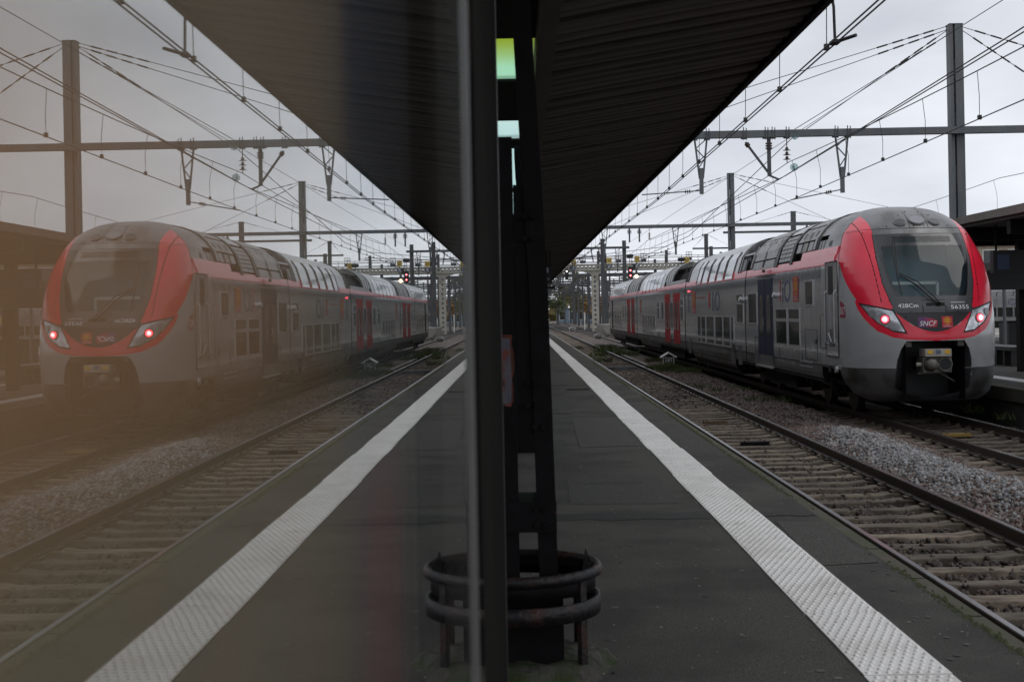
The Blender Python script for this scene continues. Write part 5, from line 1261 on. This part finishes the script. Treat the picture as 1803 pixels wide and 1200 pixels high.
# leading car
window(28.40, 29.22, 1.70, 2.26)
window(29.80, 31.08, .76, 1.66, True); window(31.22, 32.62, .76, 1.66, True)
window(35.15, 36.50, 1.24, 2.10)
dd = door(33.0, 34.95, .46, 2.42, M['door_blue'], 2, (.95, 2.0)); MB().box(XS-.010, XS+.02, 33.0, 34.95, .19, .455).build('door_step_panel', M['sill'], dd)
MB().box(XS-.03, XS-.0, 32.9, 35.05, 2.50, 2.53).build('rain_gutter', M['sill'], train)
MB().box(XS-.08, XS+.0, 32.9, 35.05, .14, .18).build('step', M['window_trim'], train)
cd = MB().box(XS-.008, XS+.02, 26.22, 27.22, .66, 2.58).build('cab_door', M['side'], train)
MB().box(XS-.012, XS-.007, 26.58, 26.98, 1.92, 2.50).build('door_window', M['black'], cd)
for yy in (26.20, 27.22): MB().box(XS-.011, XS, yy-.012, yy+.012, .66, 2.58).build('door_joint', M['seam'], cd)
for (z_) in (.655, 2.585): MB().box(XS-.011, XS, 26.2, 27.23, z_-.01, z_+.01).build('door_joint', M['seam'], cd)
for yy in (26.32, 27.12): MB().tube([(XS-.01,yy,2.0),(XS-.06,yy,1.95),(XS-.06,yy,.95),(XS-.01,yy,.9)], .014, 6).build('grab_rail', M['window_trim'], cd)
MB().box(XS-.0105, XS-.007, 26.5, 26.96, .86, 1.20).build('step_pocket', M['sill'], cd); MB().tube([(XS-.012,26.85,1.15),(XS-.05,26.85,1.12),(XS-.05,26.6,.95),(XS-.012,26.6,.92)], .014, 6).build('step_handle', M['window_trim'], cd)
def outline(ya, yb, z0, z1, nm='hatch', t=.010, x=XS):
    m = MB(); m.box(x-.004, x+.002, ya, yb, z0, z0+t); m.box(x-.004, x+.002, ya, yb, z1-t, z1); m.box(x-.004, x+.002, ya, ya+t, z0+t, z1-t); m.box(x-.004, x+.002, yb-t, yb, z0+t, z1-t); m.build(nm, M['seam'], train)
outline(28.1, 29.3, .52, 1.18); outline(35.1, 35.55, .55, .9); outline(27.35, 27.8, .8, 1.5)
MB().box(XS-.012, XS, 28.15, 28.24, .88, .97).build('latch', M['black'], train); MB().box(XS-.012, XS, 26.85, 27.1, .32, .45).build('socket', M['black'], train)
MB().cyl((XS-.02, 26.35, .40), (1,0,0), .07, .05, 16).build('marker_disc', M['window_trim'], train)
MB().cyl((XS-.05, 32.4, 1.98), (1,0,-.3), .07, .12, 14).build('camera_pod', M['window_trim'], train); MB().cyl((XS-.05, 37.3, 1.92), (1,0,-.3), .08, .14, 14).build('camera_pod', M['window_trim'], train)
MB().cyl((XS-.04, 33.9, 2.64), (1,0,0), .05, .06, 12).build('door_lamp', M['lamp_off'], train)
MB().box(XS-.09, XS, 35.0, 35.1, .2, .55).build('air_spoiler', M['sill'], train)
for yy in (37.7, 38.9, 48.8): MB().box(XS-.07, XS+.02, yy, yy+.18, .05, .62).build('step_rail', M['sill'], train)
# second car
window(37.30, 38.50, 1.24, 2.10, True)
for a, b_ in ((39.0,39.55),(39.65,41.05),(41.15,42.75),(42.95,44.75),(44.9,46.0),(46.05,47.0)): window(a, b_, .50, 1.45)
for a, b_ in ((39.3,40.9),(41.15,42.6),(42.85,44.3),(44.55,46.0),(46.2,47.3)):
    w = bulge('roof_window', 3.12, 3.88, a, b_, M['roof_glass'], .012)
    for yy in (a-.05, b_-.0): bulge('red_post', 3.10, 3.34, yy, yy+.07, M['red'], .02)
    m = MB(); P = xsec(3.12, 3.9, 8)
    for yy in (a, b_): MB().tube([(XC-w_2-.014, yy, RAIL+h_+.008) for w_2, h_ in P], .016, 5).build('frame', M['cap'], w)
    bulge('red_edge', 3.075, 3.115, a-.05, b_+.05, M['red'], .016)
# third car
dd = door(52.2, 54.2, .30, 2.35, M['door_red'], 2, (.85, 2.0)); dd = door(55.6, 57.4, .30, 2.35, M['door_red'], 2, (.85, 2.0))
window(50.9, 52.0, 1.24, 2.10, True); window(57.8, 59.0, 1.24, 2.05); window(59.6, 60.7, 1.24, 2.05, True); window(54.3, 55.5, .9, 2.0, False, .02, 'window')
for k in range(5): window(61.6+k*1.32, 62.8+k*1.32, .52, 1.45)
for k in range(5):
    bulge('roof_window', 3.2, 3.85, 59.6+k*1.75, 61.1+k*1.75, M['roof_glass'], .012); bulge('red_post', 3.10, 3.32, 61.15+k*1.75, 61.25+k*1.75, M['red'], .02)
# fourth car
door(72.9, 74.6, .35, 2.35, M['door_red'], 2, (.9, 2.0)); door(75.9, 77.6, .35, 2.35, M['door_red'], 2, (.9, 2.0))
window(71.8, 72.7, 1.24, 2.05, True); window(78.2, 79.4, 1.24, 2.05); window(79.9, 81.1, 1.24, 2.05, True)
for k in range(4): window(82+k*1.5, 83.3+k*1.5, .6, 1.45)
MB().box(XS-.012, XS+.02, 89.6, 90.4, .5, 2.4).build('cab_door', M['seam'], train)
for k in range(5): bulge('roof_window', 3.2, 3.85, 80.5+k*1.9, 82.1+k*1.9, M['roof_glass'], .012); 
# lettering and logos on the side: u runs towards the nose (right in the photo)
def SP(base_y):
    def f(u, v, o=.004): return (XS-o, base_y-u, v)
    return f
f = lambda u, v, o=.004: side_pt(1.18-u, v, o)
sl_ = patch('operator_logo', f, [(-.17,1.99),(.15,1.99),(.14,2.14),(.05,2.25),(-.08,2.31),(-.17,2.32)], M['sncf_side'], n=8)
text('SNCF', lambda u, v: f(u, v, .008), -.155, .125, 2.05, 2.20, M['white'], sl_, shear=.1)
text('428Cm', lambda u, v: side_pt(1.62-u, zh(0)+v-.0, .006), 0, .38, 2.42-.54, 2.475-.54, M['pale'], train)
emblem(SP(30.5), 0, .62, 1.80, 2.38)
text('iO', SP(31.75), 0, .95, 1.80, 2.36, M['logo_blue'], train); MB().box(XS-.004, XS+.001, 31.95, 32.02, 1.82, 2.36).build('logo_stroke', M['logo_red'], train)
emblem(SP(48.3), 0, .9, 1.55, 2.32); text('li', SP(49.6), 0, .7, 1.55, 2.3, M['logo_blue'], train)
text('La Region', SP(47.2), 0, 2.4, 2.02, 2.14, M['logo_red'], train); text('Occitanie', SP(47.2), 0, 2.8, 1.82, 1.98, M['pale'], train)
text('1', SP(44.2), 0, .4, 1.7, 2.25, M['logo_red'], train); text('liO', SP(43.3), 0, 1.6, 1.6, 2.25, M['logo_blue'], train)
text('94 87 0056 355-7 F-SNCF', SP(32.5), 0, 2.2, .33, .42, M['pale'], train); text('56355', SP(41.4), 0, 1.0, .30, .40, M['pale'], train)
MB().box(XS-.004, XS+.001, 28.6, 29.9, .34, .36).build('sill_marking', M['pale'], train); MB().box(XS-.004, XS+.001, 28.6, 29.9, .44, .46).build('sill_marking', M['pale'], train)
emblem(SP(69.3), 0, .7, 1.5, 2.25); MB().cyl((XS-.01, 49.3, 2.36), (1,0,0), .03, .03, 10).build('side_lamp', M['lamp_red'], train)
# underframe
MB().box(XC-1.3, XC+1.3, 31.2, 35.2, RAIL+.30, RAIL+.70).build('underframe', M['under'], train)
MB().box(XC-1.3, XC+1.3, 38.9, 48.8, RAIL+.26, RAIL+.70).build('underframe', M['under'], train)
MB().box(XC-1.3, XC+1.3, 52.3, 69, RAIL+.26, RAIL+.70).build('underframe', M['under'], train)
MB().box(XC-1.3, XC+1.3, 73, 91, RAIL+.26, RAIL+.70).build('underframe', M['under'], train)
for (a, b_) in ((39.1,48.6),(60,69.5),(80,91)): strip('skirt', .42, .70, a, b_, M['sill'])
for yc in (28.9, 36.98, 50.5, 71.2, 90.5):
    bg_ = MB().box(XC-1.12, XC-.98, yc-1.7, yc+1.7, RAIL+.42, RAIL+.66).build('bogie', M['under'], train)
    MB().box(XC+.98, XC+1.12, yc-1.7, yc+1.7, RAIL+.42, RAIL+.66).build('side_frame', M['under'], bg_)
    for yy in (yc-1.15, yc+1.15):
        for s in (-1, 1):
            m = MB(); m.cyl((XC+s*.755, yy, RAIL+.425), (1,0,0), .425, .13, 28); m.cyl((XC+s*.69, yy, RAIL+.425), (1,0,0), .455, .03, 28); m.build('wheel', M['rail'], bg_)
            m = MB(); m.box(XC+s*1.08-.08, XC+s*1.08+.08, yy-.17, yy+.17, RAIL+.30, RAIL+.56); m.cyl((XC+s*1.17, yy, RAIL+.425), (1,0,0), .11, .04, 14); m.build('axle_box', M['under'], bg_)
            m = MB(); m.cyl((XC+s*1.08, yy, RAIL+.66), (0,0,1), .11, .18, 12); m.build('spring', M['under'], bg_)
    m = MB(); m.tube([(XS+.22, yc-.9, .02), (XS+.16, yc-.2, .15)], .05, 8); m.tube([(XS+.18, yc-.4, .09), (XS+.15, yc+.1, .22)], .032, 8); m.build('damper', M['coupler'], bg_)
    for k in range(4): MB().box(XS+.10+random.uniform(0,.1), XS+.3, yc-1.4+k*.8, yc-1.25+k*.8, random.uniform(-.15,.0), .18).build('bracket', M['under'], bg_)
MB().box(XC-1.25, XC+1.25, 26.2, 31, RAIL+.60, RAIL+.69).build('underframe', M['under'], train)

# ================================================================== FAR TRAIN, BUILDINGS, TREES
ft = thing('passenger_train', (43, 90, RAIL), 'pale grey double deck train parked far right beyond the platforms', 'train')
MB().box(42.2, 45, 80, 140, .15, 2.2).build('car_side', M['roof_grey'], ft)
m = MB(); m.prism([(42.2,2.2),(42.35,2.75),(42.8,3.3),(43.6,3.6),(44.4,3.3),(45,2.2)], 'y', 80, 140); m.build('roof', M['cap'], ft)
MB().box(42.3, 44.9, 80.5, 139, -.5, .15).build('underframe', M['under'], ft)
for k in range(30):
    MB().box(42.17, 42.21, 80.6+k*1.95, 82.1+k*1.95, .55, 1.35).build('window', M['window'], ft)
    m = MB(); m.add([(42.22,80.6+k*1.95,2.32),(42.34,80.6+k*1.95,2.78),(42.34,82.3+k*1.95,2.78),(42.22,82.3+k*1.95,2.32)], [(0,1,2,3)]); m.v = [(v[0]-.03, v[1], v[2]) for v in m.v]; m.build('roof_window', M['window'], ft, fix=False)
fs = lambda u, v: (42.18, 112-u, v)
text('liO', fs, -2, 1.2, 1.55, 2.1, M['logo_blue'], ft)
MB().box(42.17, 42.2, 108.6, 110, 1.5, 2.15).build('region_emblem', M['logo_red'], ft)
MB().box(42.17, 42.2, 106.4, 107.6, 1.6, 2.1).build('logo_stroke', M['yellow'], ft)

def house(name, x, y, w, d, zb, zt, wall, label, cols, rows, roofm=None, ridge=2.0):
    t = thing(name, (x, y, zb), label, 'building')
    MB().box(x-w/2, x+w/2, y, y+d, zb, zt).build('wall', wall, t)
    if roofm: m = MB(); m.prism([(x-w/2-.4,zt),(x+w/2+.4,zt),(x+w/2-.5,zt+ridge),(x-w/2+.5,zt+ridge)], 'y', y-.4, y+d+.4); m.build('roof', roofm, t)
    else: MB().box(x-w/2-.1, x+w/2+.1, y-.1, y+d+.1, zt, zt+.25).build('roof', M['cap'], t)
    for i in range(cols):
        for j in range(rows):
            cx_ = x-w/2+(i+.5)*w/cols; cz = zb+(j+.55)*(zt-zb)/rows; ww, hh = w/cols*.28, (zt-zb)/rows*.28
            f_ = MB().box(cx_-ww-.12, cx_+ww+.12, y-.06, y+.02, cz-hh-.12, cz+hh+.12).build('window', M['white_paint'], t); MB().box(cx_-ww, cx_+ww, y-.08, y-.061, cz-hh, cz+hh).build('pane', M['pane'], f_)
house('trackside_building', 13.2, 300, 9, 8, -.9, 2.3, M['wall_blue'], 'low blue and white building left of the gantry column', 4, 1)
house('trackside_building', 21.5, 345, 7, 8, 2.0, 4.6, M['brick_red'], 'red walled building above the white one right of the gantry column', 3, 1, M['roof_tile'], 1.2)
house('trackside_building', 21.5, 318, 9, 8, -.9, 2.0, M['wall_white'], 'white building right of the gantry column beneath the red one', 3, 1)
house('station_house', 66, 165, 16, 12, -1, 9, M['wall_stone'], 'ochre stone building far right behind the second canopy', 5, 3, M['roof_tile'], 2.5)
house('trackside_building', -16, 330, 14, 10, -.9, 6.0, M['wall_stone'], 'pale stone house far left of the tracks behind the columns', 4, 2, M['roof_tile'], 2.5)
sb = thing('unseen_building', (-17, 40, -.9), 'long unseen building added at far left to darken reflections in the train', 'building')  # added out of view: blocks low sky, darkens the train windows and sides
MB().box(-24, -14, -25, 330, -.9, 8.5).build('wall', M['wall_dark'], sb); MB().box(-24.4, -13.6, -25.4, 330.4, 8.5, 9.0).build('cornice', M['concrete'], sb)
for k in range(56):
    for (z0, z1) in ((.2, 2.9), (4.6, 7.0)):
        f_ = MB().box(-14.05, -13.96, -22+k*6.1, -19.6+k*6.1, z0, z1).build('window', M['cap'], sb); MB().box(-13.955, -13.94, -21.8+k*6.1, -19.8+k*6.1, z0+.2, z1-.2).build('pane', M['pane'], f_)
def tree(name, x, y, h, r, leaf, label, n=2600, ls=.45, trunk=.18):
    t = thing(name, (x, y, -.9), label, 'tree', 'trees beyond the tracks')
    m = MB(); m.tube([(x,y,-1),(x+.1,y,h*.35),(x-.1,y,h*.7),(x,y,h*.92)], [trunk,trunk*.8,trunk*.45,.04], 7)
    for k in range(9):
        a = random.uniform(0, 6.28); z = h*random.uniform(.28,.75); q_ = r*random.uniform(.5,.9)
        m.tube([(x,y,z),(x+math.cos(a)*q_*.5,y+math.sin(a)*q_*.5,z+q_*.35),(x+math.cos(a)*q_,y+math.sin(a)*q_,z+q_*.55)], [.07,.05,.02], 5)
    m.build('trunk', M['trunk'], t)
    cl = [(rng.normal(0,.42)*r, rng.normal(0,.42)*r, h*(.28+.66*rng.random()), r*rng.uniform(.22,.45)) for _ in range(26)]
    V = []; Q = []
    for k in range(n):
        c = cl[rng.integers(len(cl))]; d = rng.normal(size=3); d /= np.linalg.norm(d); q_ = c[3]*rng.random()**.4
        sh = max(.25, 1-max(0, c[2]/h-.55)*1.4)
        p = np.array([x+c[0]*sh+d[0]*q_, y+c[1]*sh+d[1]*q_, c[2]+d[2]*q_]); u = rng.normal(size=3); u /= np.linalg.norm(u); v = np.cross(u, d); s_ = ls*rng.uniform(.5,1.2); b_ = len(V)
        V += [p-u*s_*.5, p+v*s_*.4, p+u*s_*.5, p-v*s_*.4]; Q.append((b_,b_+1,b_+2,b_+3))
    np_mesh('crown', np.array(V), np.array(Q), leaf, t)
for (nm, x, y, h, r, lf, lb) in (
    ('dark_tree', 5.8, 300, 9.5, 3.2, 'leaf_green', 'dark green tree right beside the canopy column line'),
    ('broadleaf_tree', 9.8, 320, 11.5, 3.6, 'leaf_olive', 'olive autumn tree in the middle of the far background'),
    ('broadleaf_tree', 14.6, 345, 12, 4.0, 'leaf_olive', 'tall olive tree behind the blue and white building'),
    ('autumn_shrub', 14.8, 292, 3.4, 1.6, 'leaf_orange', 'orange leaved shrub above the blue building'),
    ('autumn_shrub', 18.3, 296, 3.3, 1.5, 'leaf_orange', 'orange leaved shrub just left of the gantry column'),
    ('dark_tree', 7.6, 262, 4.2, 1.9, 'leaf_green', 'low green tree at the far end of the tracks'),
    ('broadleaf_tree', 11.8, 275, 4.6, 1.9, 'leaf_olive', 'small olive tree left of the blue building'),
    ('dark_tree', 1.5, 330, 10, 4, 'leaf_green', 'dark tree hidden mostly behind the black columns'),
    ('dark_tree', 30, 350, 9, 5, 'leaf_green', 'dark tree behind the train roof far away'),
    ('broadleaf_tree', -10, 340, 10, 5, 'leaf_olive', 'olive tree far left beyond the canopy columns')):
    tree(nm, x, y, h*(1.22 if h > 6 else 1.1), r*1.1, M[lf], lb, 2600 if h > 6 else 900, .5 if h > 6 else .34)
# far tree line that reads as one mass
V, Q = [], []
for k in range(9000):
    x = rng.uniform(-160, 230); y = 420+rng.normal()*10; hh = 5+2.5*math.sin(x*.11)+1.6*math.sin(x*.37+1)+1.2*math.sin(x*.9); z = -1+hh*rng.random()**.7
    u = rng.normal(size=3); u /= np.linalg.norm(u); v = np.cross(u, rng.normal(size=3)); v /= np.linalg.norm(v); s_ = rng.uniform(.5, 1.5); p = np.array([x,y,z]); b_ = len(V)
    V += [p-u*s_, p+v*s_, p+u*s_, p-v*s_]; Q.append((b_,b_+1,b_+2,b_+3))
tag(np_mesh('distant_wood', np.array(V), np.array(Q), M['leaf_olive']), 'low line of distant trees along the horizon', 'trees', kind='stuff')
